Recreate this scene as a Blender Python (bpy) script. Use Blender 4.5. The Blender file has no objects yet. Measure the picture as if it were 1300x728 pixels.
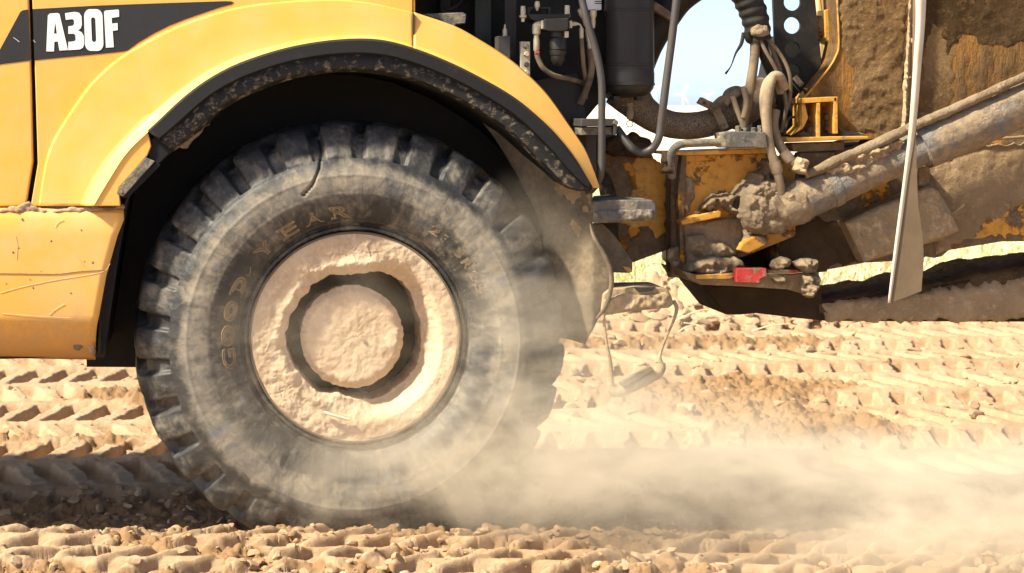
import bpy, bmesh, math, random
import numpy as np
from math import radians, sin, cos, pi
S = bpy.context.scene
COL = S.collection
random.seed(7)

# ------------------------------------------------------------------ camera, world, sun, exposure
F, D0, VX, VY, H = 2516.0, 7.4, 250.0, 135.0, 1.6     # focal length in photo pixels, distance to the truck side, vanishing point, eye height
cam = bpy.data.cameras.new('camera'); cam_o = bpy.data.objects.new('camera', cam); COL.objects.link(cam_o)
cam.sensor_width = 36; cam.lens = F/1300*36
cam.shift_x = (650-VX)/1300; cam.shift_y = -(364-VY)/1300
cam.clip_start = 0.05; cam.clip_end = 60000
cam_o.location = (0, -D0, H); cam_o.rotation_euler = (pi/2, 0, 0)
cam.dof.use_dof = True; cam.dof.focus_distance = D0+0.1; cam.dof.aperture_fstop = 5.6
S.camera = cam_o
SUN_EL, SUN_AZ = 47.0, -70.0      # hazy sun from the left, a little on the viewer's side
to_sun = np.array([sin(radians(SUN_AZ))*cos(radians(SUN_EL)), -cos(radians(SUN_AZ))*cos(radians(SUN_EL)), sin(radians(SUN_EL))])
w = bpy.data.worlds.new('World'); S.world = w; w.use_nodes = True
nt = w.node_tree; bg = nt.nodes['Background']; sky = nt.nodes.new('ShaderNodeTexSky')
sky.sky_type = 'NISHITA'; sky.sun_disc = False
sky.sun_elevation = radians(SUN_EL); sky.sun_rotation = math.atan2(to_sun[0], to_sun[1])
sky.dust_density = 0.9; sky.air_density = 0.3; sky.ozone_density = 0.3
nt.links.new(sky.outputs[0], bg.inputs[0]); bg.inputs[1].default_value = 0.135
sl = bpy.data.lights.new('sun', 'SUN'); so = bpy.data.objects.new('sun', sl); COL.objects.link(so)
sl.energy = 4.0; sl.angle = radians(4.0); sl.color = (1.0, 0.93, 0.82)
from mathutils import Vector, Matrix
so.rotation_euler = Vector(to_sun).to_track_quat('Z', 'Y').to_euler()
S.view_settings.view_transform = 'Standard'; S.view_settings.look = 'None'
S.view_settings.exposure = 1.42; S.view_settings.gamma = 1.0
S.view_settings.use_white_balance = True; S.view_settings.white_balance_temperature = 7100; S.view_settings.white_balance_tint = 4
S.render.engine = 'CYCLES'
S.cycles.use_denoising = True
S.cycles.max_bounces = 6; S.cycles.volume_bounces = 1; S.cycles.volume_step_rate = 2.0; S.cycles.volume_max_steps = 128
S.cycles.sample_clamp_indirect = 6

# ------------------------------------------------------------------ noise
_rng = np.random.RandomState(3)
_perm = np.concatenate([_rng.permutation(256)]*2)
_g3 = _rng.normal(size=(256, 3)); _g3 /= np.linalg.norm(_g3, axis=1)[:, None]
def perlin(x, y, z=0.0):
    x, y, z = np.broadcast_arrays(np.asarray(x, float), np.asarray(y, float), np.asarray(z, float))
    xi, yi, zi = np.floor(x).astype(int), np.floor(y).astype(int), np.floor(z).astype(int)
    xf, yf, zf = x-xi, y-yi, z-zi
    u, v, q = [t*t*t*(t*(t*6-15)+10) for t in (xf, yf, zf)]
    out = 0
    for dx in (0, 1):
        for dy in (0, 1):
            for dz in (0, 1):
                h = _perm[(_perm[(_perm[(xi+dx) & 255]+yi+dy) & 255]+zi+dz) & 255]
                g = _g3[h]
                dot = g[..., 0]*(xf-dx)+g[..., 1]*(yf-dy)+g[..., 2]*(zf-dz)
                out = out+dot*(u if dx else 1-u)*(v if dy else 1-v)*(q if dz else 1-q)
    return out*1.6
def fbm(x, y, z=0.0, o=4, ridged=False):
    a, s, f = 1.0, 0.0, 1.0
    for i in range(o):
        n = perlin(x*f+i*17.3, y*f-i*9.1, np.asarray(z)*f+i*5.7)
        s = s+a*((1-2*np.abs(n)) if ridged else n); a *= 0.5; f *= 2.03
    return s
def cells(x, y, seed=0):
    """distance to the nearest jittered cell point (0..~1) and a random value of that cell"""
    xi, yi = np.floor(x).astype(int), np.floor(y).astype(int)
    best = np.full(np.shape(x), 9.0); rid = np.zeros(np.shape(x)); sec = np.full(np.shape(x), 9.0)
    for dx in (-1, 0, 1):
        for dy in (-1, 0, 1):
            h = _perm[(_perm[(xi+dx+seed) & 255]+yi+dy) & 255]
            px = xi+dx+0.5+_g3[h, 0]*0.45; py = yi+dy+0.5+_g3[h, 1]*0.45
            d = np.hypot(x-px, y-py)
            m = d < best
            sec = np.where(m, best, np.minimum(sec, d)); best = np.where(m, d, best); rid = np.where(m, h/255.0, rid)
    return best, sec, rid
def ss(a, b, x): t = np.clip((np.asarray(x, float)-a)/(b-a), 0, 1); return t*t*(3-2*t)

# ------------------------------------------------------------------ node helpers
def new_mat(name):
    m = bpy.data.materials.new(name); m.use_nodes = True
    n = m.node_tree; b = n.nodes['Principled BSDF']
    return m, n, b
class G:
    def __init__(s, n): s.n = n; s.tc = n.nodes.new('ShaderNodeTexCoord').outputs['Object']
    def link(s, a, b): s.n.links.new(a, b)
    def val(s, sock, v):
        if hasattr(v, 'links') or isinstance(v, bpy.types.NodeSocket): s.link(v, sock)
        else: sock.default_value = v
    def vec(s, scale=(1, 1, 1), rot=(0, 0, 0), loc=(0, 0, 0)):
        m = s.n.nodes.new('ShaderNodeMapping'); s.link(s.tc, m.inputs[0])
        m.inputs['Scale'].default_value = scale; m.inputs['Rotation'].default_value = rot; m.inputs['Location'].default_value = loc
        return m.outputs[0]
    def noise(s, scale, detail=6, rough=.6, vec=None, dist=0.0):
        t = s.n.nodes.new('ShaderNodeTexNoise'); s.link(vec or s.tc, t.inputs['Vector'])
        t.inputs['Scale'].default_value = scale; t.inputs['Detail'].default_value = detail
        t.inputs['Roughness'].default_value = rough; t.inputs['Distortion'].default_value = dist
        return t.outputs['Fac']
    def voro(s, scale, feature='F1', vec=None):
        t = s.n.nodes.new('ShaderNodeTexVoronoi'); t.feature = feature
        s.link(vec or s.tc, t.inputs['Vector']); t.inputs['Scale'].default_value = scale
        return t.outputs['Distance']
    def ramp(s, f, a, b, lo=0.0, hi=1.0):
        t = s.n.nodes.new('ShaderNodeMapRange'); t.interpolation_type = 'SMOOTHSTEP'; s.val(t.inputs[0], f)
        t.inputs[1].default_value = a; t.inputs[2].default_value = b; t.inputs[3].default_value = lo; t.inputs[4].default_value = hi
        return t.outputs[0]
    def mix(s, f, a, b):
        t = s.n.nodes.new('ShaderNodeMix'); t.data_type = 'RGBA'; s.val(t.inputs[0], f)
        for k, c in ((6, a), (7, b)):
            if isinstance(c, tuple): t.inputs[k].default_value = (*c, 1) if len(c) == 3 else c
            else: s.link(c, t.inputs[k])
        return t.outputs[2]
    def math(s, op, a, b=0.0):
        t = s.n.nodes.new('ShaderNodeMath'); t.operation = op; s.val(t.inputs[0], a); s.val(t.inputs[1], b); return t.outputs[0]
    def bump(s, h, strength, dist, normal=None):
        t = s.n.nodes.new('ShaderNodeBump'); t.inputs['Strength'].default_value = strength; t.inputs['Distance'].default_value = dist
        s.link(h, t.inputs['Height'])
        if normal is not None: s.link(normal, t.inputs['Normal'])
        return t.outputs[0]
    def sep(s, v=None):
        t = s.n.nodes.new('ShaderNodeSeparateXYZ'); s.link(v or s.tc, t.inputs[0]); return t.outputs

def mud(name, c1, c2, c3=None, bump=0.6, dist=0.012, scale=18, rough=0.97):
    m, n, b = new_mat(name); g = G(n)
    a = g.noise(scale*.35, 5); d = g.noise(scale*2.3, 8, .7); v = g.noise(scale*7, 5, .75)
    c = g.mix(g.ramp(a, .35, .65), c1, c2)
    if c3: c = g.mix(g.ramp(d, .5, .68), c, c3)
    c = g.mix(g.math('MULTIPLY', g.ramp(v, .35, .7), .25), c, tuple(x*.6 for x in c1))
    g.link(c, b.inputs['Base Color']); b.inputs['Roughness'].default_value = rough
    b.inputs['Specular IOR Level'].default_value = .05
    hh = g.math('ADD', d, g.math('MULTIPLY', v, .45))
    g.link(g.bump(hh, bump, dist), b.inputs['Normal'])
    return m
def paint(name, col, dust=(.60, .47, .30), amount=.12, rough=.38, spots=.0, metal=0.0, bumpy=.05, spot=(.25, .16, .09), sc=1.0, coat=.15, low=None):
    m, n, b = new_mat(name); g = G(n)
    big = g.noise(1.6*sc, 6, .6); fine = g.noise(60*sc, 6, .7); mid = g.noise(7*sc, 8, .65)
    strk = g.noise(9*sc, 5, .6, g.vec((1, 1, .12)))
    c = g.mix(g.ramp(strk, .3, .75, 0, .35), col, tuple(x*.86 for x in col))
    c = g.mix(g.math('MULTIPLY', g.ramp(mid, .35, .72), amount*2), c, dust)
    c = g.mix(g.math('MULTIPLY', g.ramp(big, .3, .7), amount), c, dust)
    chips = g.math('MULTIPLY', g.ramp(fine, .70, .76), .75)
    c = g.mix(chips, c, dust)
    if spots > 0:
        sp = g.math('MULTIPLY', g.ramp(g.noise(26*sc, 9, .72), .74-spots*.2, .77-spots*.2), .85)
        c = g.mix(sp, c, spot)
    if low is not None:
        z = g.sep()[2]; lowm = g.math('ADD', g.ramp(z, low[0], low[1], 0, .45), g.math('SUBTRACT', g.math('MULTIPLY', mid, .55), g.math('MULTIPLY', fine, -.35)))
        c = g.mix(g.math('MULTIPLY', g.ramp(lowm, .55, .95), .6), c, (.40, .235, .11))
    sv = g.noise(5*sc, 3, .5, g.vec((1.2, 1, 26), (0, .35, 0)))
    c = g.mix(g.math('MULTIPLY', g.ramp(sv, .735, .76), .35), c, dust)
    g.link(c, b.inputs['Base Color']); b.inputs['Metallic'].default_value = metal
    g.link(g.ramp(mid, .2, .8, rough, min(1, rough+.35)), b.inputs['Roughness'])
    b.inputs['Coat Weight'].default_value = coat; b.inputs['Coat Roughness'].default_value = .25
    g.link(g.bump(g.math('ADD', big, g.math('MULTIPLY', fine, .03)), bumpy, .05), b.inputs['Normal'])
    return m
def patchy(name, col, mudc, thr=.5, scale=7, mud2=None, vert=1.0, bump=.7, soft=.03):
    """paint showing through patches of dried mud"""
    m, n, b = new_mat(name); g = G(n)
    v = g.vec((1, 1, vert))
    a = g.noise(scale, 10, .68, v); d = g.noise(scale*6, 8, .7); fine = g.noise(150, 5, .7)
    mask = g.ramp(a, thr-soft, thr+soft)
    pc = g.mix(g.ramp(g.noise(scale*3, 6, .7), .45, .75), col, tuple(x*.55 for x in col))
    mc = g.mix(g.ramp(d, .35, .65), mudc, mud2 or tuple(x*.7 for x in mudc))
    c = g.mix(mask, pc, mc)
    g.link(c, b.inputs['Base Color'])
    g.link(g.math('ADD', g.math('MULTIPLY', mask, .4), .5), b.inputs['Roughness'])
    b.inputs['Specular IOR Level'].default_value = .25
    hh = g.math('ADD', mask, g.math('MULTIPLY', g.math('ADD', d, g.math('MULTIPLY', fine, .5)), g.math('ADD', g.math('MULTIPLY', mask, 1.2), .15)))
    g.link(g.bump(hh, bump, .008), b.inputs['Normal'])
    return m
def rubber(name, col=(.028, .029, .031), dust=(.30, .25, .18), lo=.42, hi=.72, amt=.75, scale=5, streak=None, rough=.62):
    m, n, b = new_mat(name); g = G(n)
    a = g.noise(scale, 8, .62, dist=.6); f = g.noise(scale*14, 6, .7); st = g.noise(scale*1.3, 7, .7, g.vec(streak or (1, 1, 1)))
    k = g.math('MULTIPLY', g.ramp(g.math('ADD', g.math('MULTIPLY', a, .6), g.math('MULTIPLY', st, .4)), lo, hi), amt)
    k = g.math('ADD', k, g.math('MULTIPLY', g.ramp(f, .55, .8), .22))
    c = g.mix(k, col, dust)
    g.link(c, b.inputs['Base Color']); b.inputs['Specular IOR Level'].default_value = .35
    g.link(g.ramp(k, 0, .7, rough, .95), b.inputs['Roughness'])
    g.link(g.bump(g.math('ADD', f, a), .35, .004), b.inputs['Normal'])
    return m

YEL = (.80, .415, .06); ORG = (.60, .285, .05)
MUDL = (.46, .34, .225); MUDM = (.26, .19, .12); MUDD = (.13, .09, .055)
m_yellow = paint('yellow_paint', YEL, amount=.12, rough=.42)
m_yellow_low = paint('yellow_paint_dusty', (.80, .40, .05), amount=.18, rough=.45, low=(.98, .68), spots=.25, spot=(.34, .2, .1))
m_decal = paint('black_vinyl', (.012, .013, .018), dust=(.10, .10, .10), amount=.03, rough=.6, coat=0)
m_white = paint('white_vinyl', (.82, .82, .80), amount=.02, rough=.5, coat=0)
m_lip = rubber('black_fender_rubber', (.007, .0072, .009), (.10, .085, .065), .56, .8, .4, 14, None, .8)
m_skirt = rubber('dirty_fender_rubber', (.010, .010, .010), (.34, .27, .19), .50, .66, .7, 34, (1, 1, 1.6))
m_black = paint('black_metal', (.012, .012, .012), dust=(.10, .08, .055), amount=.12, rough=.5, coat=0)
m_bay = paint('engine_bay_black', (.010, .010, .010), dust=(.05, .04, .03), amount=.1, rough=.6, coat=0)
m_well = rubber('wheel_well_liner', (.010, .009, .008), (.05, .038, .025), .45, .8, .5, 3)
m_dgrey = paint('dark_grey_tube', (.038, .034, .034), dust=(.14, .11, .085), amount=.12, rough=.45, coat=.1)
m_grey = patchy('dusty_grey_steel', (.12, .112, .10), (.27, .23, .175), .5, 9, (.16, .135, .10), bump=.5, soft=.06)
m_brass = paint('zinc_fittings', (.62, .56, .42), dust=(.4, .32, .2), amount=.15, rough=.35, metal=.35, coat=0)
m_hose = rubber('dusty_hose', (.04, .033, .025), (.25, .18, .115), .3, .6, .8, 9)
m_hose_pale = rubber('pale_dusty_hose', (.14, .10, .065), (.37, .275, .18), .32, .6, .9, 8)
m_hose_dark = rubber('black_hose', (.012, .011, .010), (.08, .06, .04), .45, .7, .5, 9)
m_tank = paint('black_tank_paint', (.007, .0068, .0065), dust=(.06, .045, .03), amount=.12, rough=.42, coat=.1)
m_orange = patchy('orange_paint_with_mud', ORG, (.22, .155, .10), .56, 9, (.15, .10, .06))
m_orange_clean = patchy('orange_paint', (.62, .31, .06), (.33, .215, .115), .59, 13, soft=.06, bump=.3)
m_orange_heavy = patchy('mud_over_orange_paint', (.52, .22, .02), (.20, .14, .085), .42, 6, (.13, .088, .052))
m_body = patchy('mud_caked_body_plate', (.34, .155, .03), (.17, .10, .045), .47, 5.5, (.10, .06, .03), .28, bump=1.0, soft=.12)
m_beam = mud('mud_coated_beam', (.30, .21, .125), (.20, .135, .075), (.38, .28, .175), .9, .01, 10)
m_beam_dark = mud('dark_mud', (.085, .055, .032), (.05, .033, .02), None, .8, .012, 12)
m_mud = mud('dried_mud', (.34, .255, .17), (.23, .165, .10), (.43, .33, .22), 1.0, .016, 16)
m_mud_light = mud('pale_dried_mud', (.44, .32, .20), (.33, .235, .14), (.54, .41, .27), .9, .012, 14)
m_mudtop = mud('dark_top_mud', (.15, .095, .05), (.10, .062, .032), (.20, .13, .075), 1.0, .014, 14)  # darker brown mud for the beam's upper face
m_bodydark = mud('dark_body_mud', (.09, .055, .027), (.055, .034, .016), (.15, .09, .04), .9, .010, 12)
m_bodymud = mud('body_mud', (.25, .155, .075), (.17, .10, .045), (.31, .205, .11), 1.0, .014, 16)
m_scuff = paint('scuffed_paint', (.75, .55, .40), dust=(.6, .42, .28), amount=.3, rough=.7, coat=0)
m_wheelmud = mud('wheel_mud', (.58, .445, .31), (.49, .36, .24), (.64, .51, .37), .4, .005, 13)
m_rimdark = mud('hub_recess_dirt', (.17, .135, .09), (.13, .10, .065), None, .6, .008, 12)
m_cylinder = patchy('mud_smeared_steel_cylinder', (.20, .188, .178), (.32, .235, .15), .45, 6, (.22, .165, .11), bump=.6, soft=.08)
m_flap = patchy('dusty_rubber_flap', (.10, .08, .055), (.23, .175, .115), .47, 6, (.15, .115, .075), bump=.25, soft=.22)
m_board = paint('pale_dusty_strip', (.14, .095, .055), dust=(.23, .165, .10), amount=.3, rough=.8, coat=0)
m_edge_light_white = paint('white_and_edge_light', (.74, .68, .58), amount=.35, rough=.8, coat=0)  # near-white for the strip's painted rim light; straw bit and wear strip share it
m_red = patchy('red_reflector', (.50, .05, .045), (.30, .21, .14), .53, 16, bump=.4)
m_green = paint('dark_green_panel', (.02, .028, .02), dust=(.05, .05, .035), amount=.1, rough=.5, coat=0)
m_turb = paint('white_turbine', (.85, .86, .88), amount=0, rough=.5, coat=0)
m_sunlit_yellow = paint('sunlit_yellow_plate', (.72, .48, .22), amount=.4, rough=.6, coat=0)  # yellow paled so the colour itself shows full sun

def braid(name):
    m, n, b = new_mat(name); g = G(n)
    w1 = g.noise(330, 1, .5, g.vec((1, 1, .55), (0, .6, 0))); w2 = g.noise(330, 1, .5, g.vec((1, 1, .55), (0, -.6, 0)))
    k = g.ramp(g.math('ADD', w1, w2), .9, 1.12); a = g.noise(7, 5, .6)
    c = g.mix(k, (.085, .06, .038), g.mix(g.ramp(a, .4, .7), (.20, .145, .09), (.28, .21, .135)))
    g.link(c, b.inputs['Base Color']); b.inputs['Roughness'].default_value = .85
    g.link(g.bump(k, .6, .003), b.inputs['Normal']); return m
m_braid = braid('braided_hose_cover')
# ------------------------------------------------------------------ geometry helpers
def P(px, py, d=0.0):
    k = (D0+d)/F
    return ((px-VX)*k, d, H-(py-VY)*k)
def PL(d): return (D0+d)/F                 # metres per photo pixel at depth d
def kidname(n): return n
def mesh_obj(name, verts, faces, mat, parent=None, smooth=True, label=None, kind=None, sharp=None):
    me = bpy.data.meshes.new(name)
    if isinstance(verts, np.ndarray) and isinstance(faces, np.ndarray):
        me.vertices.add(len(verts)); me.vertices.foreach_set('co', np.ascontiguousarray(verts, dtype=np.float32).ravel())
        k = faces.shape[1]
        me.loops.add(faces.size); me.loops.foreach_set('vertex_index', np.ascontiguousarray(faces, dtype=np.int32).ravel())
        me.polygons.add(len(faces)); me.polygons.foreach_set('loop_start', np.arange(0, faces.size, k, dtype=np.int32))
        me.update(calc_edges=True)
    else:
        me.from_pydata([tuple(v) for v in verts], [], [tuple(int(i) for i in f) for f in faces])
    me.validate()
    if smooth: me.polygons.foreach_set('use_smooth', np.ones(len(me.polygons), bool))
    if sharp: me.set_sharp_from_angle(angle=radians(sharp))
    me.materials.append(mat)
    o = bpy.data.objects.new(name, me); COL.objects.link(o)
    if parent is not None: o.parent = parent
    if label: o['label'] = label
    if kind: o['kind'] = kind
    return o
def add_bevel(o, w=.004, seg=2, ang=40):
    b = o.modifiers.new('bevel', 'BEVEL'); b.width = w; b.segments = seg; b.limit_method = 'ANGLE'; b.angle_limit = radians(ang); b.harden_normals = False
    return o
def smooth_pts(pts, n=8):
    p = [np.array(q, float) for q in pts]
    if len(p) < 3: return p
    q = [2*p[0]-p[1]]+p+[2*p[-1]-p[-2]]; out = []
    for i in range(1, len(q)-2):
        for k in range(n):
            t = k/n
            out.append(.5*((2*q[i])+(-q[i-1]+q[i+1])*t+(2*q[i-1]-5*q[i]+4*q[i+1]-q[i+2])*t*t+(-q[i-1]+3*q[i]-3*q[i+1]+q[i+2])*t**3))
    out.append(q[-2]); return out
def resample(pts, n):
    p = np.array(pts, float); s = np.concatenate([[0], np.cumsum(np.linalg.norm(np.diff(p, axis=0), axis=1))])
    t = np.linspace(0, s[-1], n)
    return np.stack([np.interp(t, s, p[:, k]) for k in range(p.shape[1])], 1)
def slab(name, poly, d0, d1, mat, parent, bevel=.004, label=None, smooth=False, d1shift=None):
    """solid plate: outline in the plane d0, extruded straight back to d1"""
    poly = list(poly)
    a = sum(poly[i][0]*poly[(i+1) % len(poly)][1]-poly[(i+1) % len(poly)][0]*poly[i][1] for i in range(len(poly)))
    if a < 0: poly = poly[::-1]
    n = len(poly); vf = [P(x, y, d0) for x, y in poly]; vb = [(v[0], d1, v[2]) for v in vf]
    # seen from the camera the outline must run counter-clockwise
    faces = [list(range(n))[::-1], [n+i for i in range(n)]]+[[i, (i+1) % n, n+(i+1) % n, n+i] for i in range(n)]
    o = mesh_obj(name, vf+vb, faces, mat, parent, smooth, label)
    if bevel: add_bevel(o, bevel)
    return o
def rect(x0, y0, x1, y1): return [(x0, y0), (x1, y0), (x1, y1), (x0, y1)]
def sweep(pts, rad, seg=12, cap=True, ring=None):
    """verts, faces of a tube through world points with radius per point; ring(t, length) modulates the radius"""
    p = np.array(pts, float); n = len(p); rad = np.broadcast_to(np.asarray(rad, float), (n,))
    tan = np.gradient(p, axis=0); tan /= np.linalg.norm(tan, axis=1)[:, None]+1e-9
    up = np.array([0, 1, 0.0]) if abs(tan[0][1]) < .9 else np.array([0, 0, 1.0])
    V = []; nrm = np.cross(tan[0], up); nrm /= np.linalg.norm(nrm)
    for i in range(n):
        nrm = nrm-tan[i]*np.dot(nrm, tan[i]); nrm /= np.linalg.norm(nrm)+1e-9
        bn = np.cross(tan[i], nrm)
        for k in range(seg):
            a = 2*pi*k/seg; V.append(p[i]+rad[i]*(cos(a)*nrm+sin(a)*bn))
    Fc = [[i*seg+k, (i+1)*seg+k, (i+1)*seg+(k+1) % seg, i*seg+(k+1) % seg] for i in range(n-1) for k in range(seg)]
    if cap: Fc.append([k for k in range(seg)]); Fc.append([(n-1)*seg+k for k in range(seg)][::-1])
    return V, Fc
def tube(name, pts, rpx, mat, parent, seg=12, n=8, label=None, ribs=None, lump=0.0, kind=None, sharp=50):
    """hose, pipe or cable; pts = (px, py, depth), rpx = radius in photo pixels (a number or one per point)"""
    r = rpx if hasattr(rpx, '__len__') else [rpx]*len(pts)
    q = [(*P(*pt), rr*PL(pt[2])) for pt, rr in zip(pts, r)]
    s = np.array(smooth_pts(q, n)) if len(q) > 2 else resample(q, 12)
    if ribs:
        L = np.sum(np.linalg.norm(np.diff(s[:, :3], axis=0), axis=1)); s = resample(s, max(12, int(L/(ribs[0]*PL(0))*6)))
        t = np.concatenate([[0], np.cumsum(np.linalg.norm(np.diff(s[:, :3], axis=0), axis=1))])/(ribs[0]*PL(0))
        s[:, 3] *= 1+ribs[1]*np.sign(np.sin(t*2*pi))*np.abs(np.sin(t*2*pi))**.5
    if lump:
        s = resample(s, max(12, int(len(s)*2.5)))
    V, Fc = sweep(s[:, :3], s[:, 3], seg)
    V = np.array(V)
    if lump:
        c = np.repeat(s[:, :3], seg, 0); dirn = V-c; ln = np.linalg.norm(dirn, axis=1)[:, None]
        k = 1+lump*fbm(V[:, 0]*22, V[:, 1]*22, V[:, 2]*22, 4)[:, None]
        V = c+dirn*k
    return mesh_obj(name, list(V), Fc, mat, parent, True, label, kind, sharp)
def loft(name, rings, n, mat, parent, thick=0.0, label=None, closed=False, sharp=None):
    """sheet through several outlines, each a list of (px, py, depth)"""
    R = [resample([P(*q) for q in smooth_pts(r, 6)], n) for r in rings]
    V = np.concatenate(R); m = len(R)
    Fc = [[i*n+j, i*n+j+1, (i+1)*n+j+1, (i+1)*n+j] for i in range(m-1) for j in range(n-1)]
    o = mesh_obj(name, list(V), Fc, mat, parent, True, label, None, sharp)
    if thick:
        s = o.modifiers.new('solid', 'SOLIDIFY'); s.thickness = thick; s.offset = -1
    return o
def curve_shape(name, loops, d, thick, mat, parent, label=None, bevel=0.0):
    """flat shape with holes (outline loops in photo pixels) standing at depth d, thickness in metres going back"""
    cu = bpy.data.curves.new(name, 'CURVE'); cu.dimensions = '2D'; cu.fill_mode = 'BOTH'; cu.extrude = .5
    for lp in loops:
        sp = cu.splines.new('POLY'); sp.points.add(len(lp)-1); sp.use_cyclic_u = True
        for k, (x, y) in enumerate(lp): sp.points[k].co = (x, -y, 0, 1)
    tmp = bpy.data.objects.new('tmp', cu); COL.objects.link(tmp)
    bpy.context.view_layer.update()
    me = bpy.data.meshes.new_from_object(tmp.evaluated_get(bpy.context.evaluated_depsgraph_get()))
    bpy.data.objects.remove(tmp)
    for v in me.vertices:
        x, y, z = v.co; q = P(x, -y, d); v.co = (q[0], d if z > 0 else d+thick, q[2])
    bm = bmesh.new(); bm.from_mesh(me); bmesh.ops.remove_doubles(bm, verts=bm.verts, dist=1e-5); bmesh.ops.recalc_face_normals(bm, faces=bm.faces)
    bm.to_mesh(me); bm.free()
    me.materials.clear(); me.materials.append(mat); me.name = name
    o = bpy.data.objects.new(name, me); COL.objects.link(o); o.parent = parent
    if label: o['label'] = label
    return o
def circle_px(cx, cy, r, n=28): return [(cx+r*cos(2*pi*k/n), cy+r*sin(2*pi*k/n)) for k in range(n)]
def relief(name, poly, d, thick, mat, parent, step=1.6, edge=8, base=.6, freq=.05, amp=.5, rag=0.0, seed=0, label=None, kind=None, o=5, ridged=False):
    """a caked layer of mud: outline in photo pixels, resting on depth d (number or function), swelling thick metres towards the viewer"""
    pl = np.array(poly, float)
    if rag:
        pl = resample(np.vstack([pl, pl[:1]]), max(24, int(sum(np.linalg.norm(np.diff(pl, axis=0), axis=1))/3)))[:-1]
        pl = pl+rag*np.stack([fbm(pl[:, 0]*.09, pl[:, 1]*.09, seed+.5, 4), fbm(pl[:, 0]*.09+40, pl[:, 1]*.09, seed+.5, 4)], 1)
    x0, y0 = pl.min(0)-step; x1, y1 = pl.max(0)+step
    gx, gy = np.meshgrid(np.arange(x0, x1+step, step), np.arange(y0, y1+step, step))
    sh = gx.shape; q = np.stack([gx.ravel(), gy.ravel()], 1)
    ins = np.zeros(len(q), bool); best = np.full(len(q), 1e9); near = np.zeros_like(q)
    for i in range(len(pl)):
        a, b = pl[i], pl[(i+1) % len(pl)]
        c = ((a[1] > q[:, 1]) != (b[1] > q[:, 1])) & (q[:, 0] < (b[0]-a[0])*(q[:, 1]-a[1])/((b[1]-a[1]) if b[1] != a[1] else 1e-9)+a[0])
        ins ^= c
        ab = b-a; t = np.clip(((q-a)@ab)/(ab@ab+1e-9), 0, 1); pr = a+t[:, None]*ab; dd = np.linalg.norm(q-pr, axis=1)
        m = dd < best; best[m] = dd[m]; near[m] = pr[m]
    pos = np.where(ins[:, None], q, near)
    e = np.where(ins, np.clip(best/edge, 0, 1), 0); e = np.sqrt(1-(1-e)**2)
    hh = e*(base+amp*fbm(pos[:, 0]*freq, pos[:, 1]*freq, seed, o, ridged))*thick
    hh = np.where(ins, np.maximum(hh, e*thick*.05), 0)
    dv = np.array([d(a, b) for a, b in pos]) if callable(d) else np.full(len(pos), float(d))
    dv2 = dv-hh; k = (D0+dv)/F
    V = np.stack([(pos[:, 0]-VX)*k, dv2, H-(pos[:, 1]-VY)*k], 1)
    R, C = sh; idx = np.arange(R*C).reshape(sh); I = ins.reshape(sh)
    keep = I[:-1, :-1] | I[1:, :-1] | I[:-1, 1:] | I[1:, 1:]
    f = np.stack([idx[:-1, :-1][keep], idx[1:, :-1][keep], idx[1:, 1:][keep], idx[:-1, 1:][keep]], 1)
    used = np.unique(f); mp = np.zeros(R*C, int); mp[used] = np.arange(len(used))
    return mesh_obj(name, V[used], mp[f], mat, parent, True, label, kind)
def lathe_y(name, prof, c, mat, parent, seg=48, wob=None, label=None, sharp=40):
    """turned about an axis running away from the viewer; prof = (radius, depth)"""
    V = []; n = len(prof)
    for k in range(seg):
        a = 2*pi*k/seg
        for r, y in prof: V.append((c[0]+r*cos(a), y, c[2]+r*sin(a)))
    Fc = [[k*n+j, k*n+j+1, ((k+1) % seg)*n+j+1, ((k+1) % seg)*n+j] for k in range(seg) for j in range(n-1)]
    return mesh_obj(name, V, Fc, mat, parent, True, label, None, sharp)
def post(name, cx, prof, d, mat, parent, seg=28, label=None, sharp=35, tilt=0):
    """upright turned piece: prof = list of (py, radius_px)"""
    k = PL(d); V = []; n = len(prof)
    for s in range(seg):
        a = 2*pi*s/seg
        for py, r in prof:
            x, _, z = P(cx+tilt*(py-prof[0][0]), py, d); V.append((x+r*k*cos(a), d+r*k*sin(a), z))
    Fc = [[s*n+j, ((s+1) % seg)*n+j, ((s+1) % seg)*n+j+1, s*n+j+1] for s in range(seg) for j in range(n-1)]
    Fc += [[s*n for s in range(seg)][::-1], [s*n+n-1 for s in range(seg)]]
    return mesh_obj(name, V, Fc, mat, parent, True, label, None, sharp)
def bolt(name, px, py, d, r, mat, parent, length=.02, seg=6):
    c = P(px, py, d); R = r*PL(d); V = []; 
    for y, rr in ((d+.01, R), (d-length*.75, R), (d-length, R*.8)):
        for k in range(seg): V.append((c[0]+rr*cos(2*pi*k/seg+.3), y, c[2]+rr*sin(2*pi*k/seg+.3)))
    Fc = [[j*seg+k, j*seg+(k+1) % seg, (j+1)*seg+(k+1) % seg, (j+1)*seg+k] for j in range(2) for k in range(seg)]+[[2*seg+k for k in range(seg)]]
    return mesh_obj(name, V, Fc, mat, parent, False)

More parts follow.
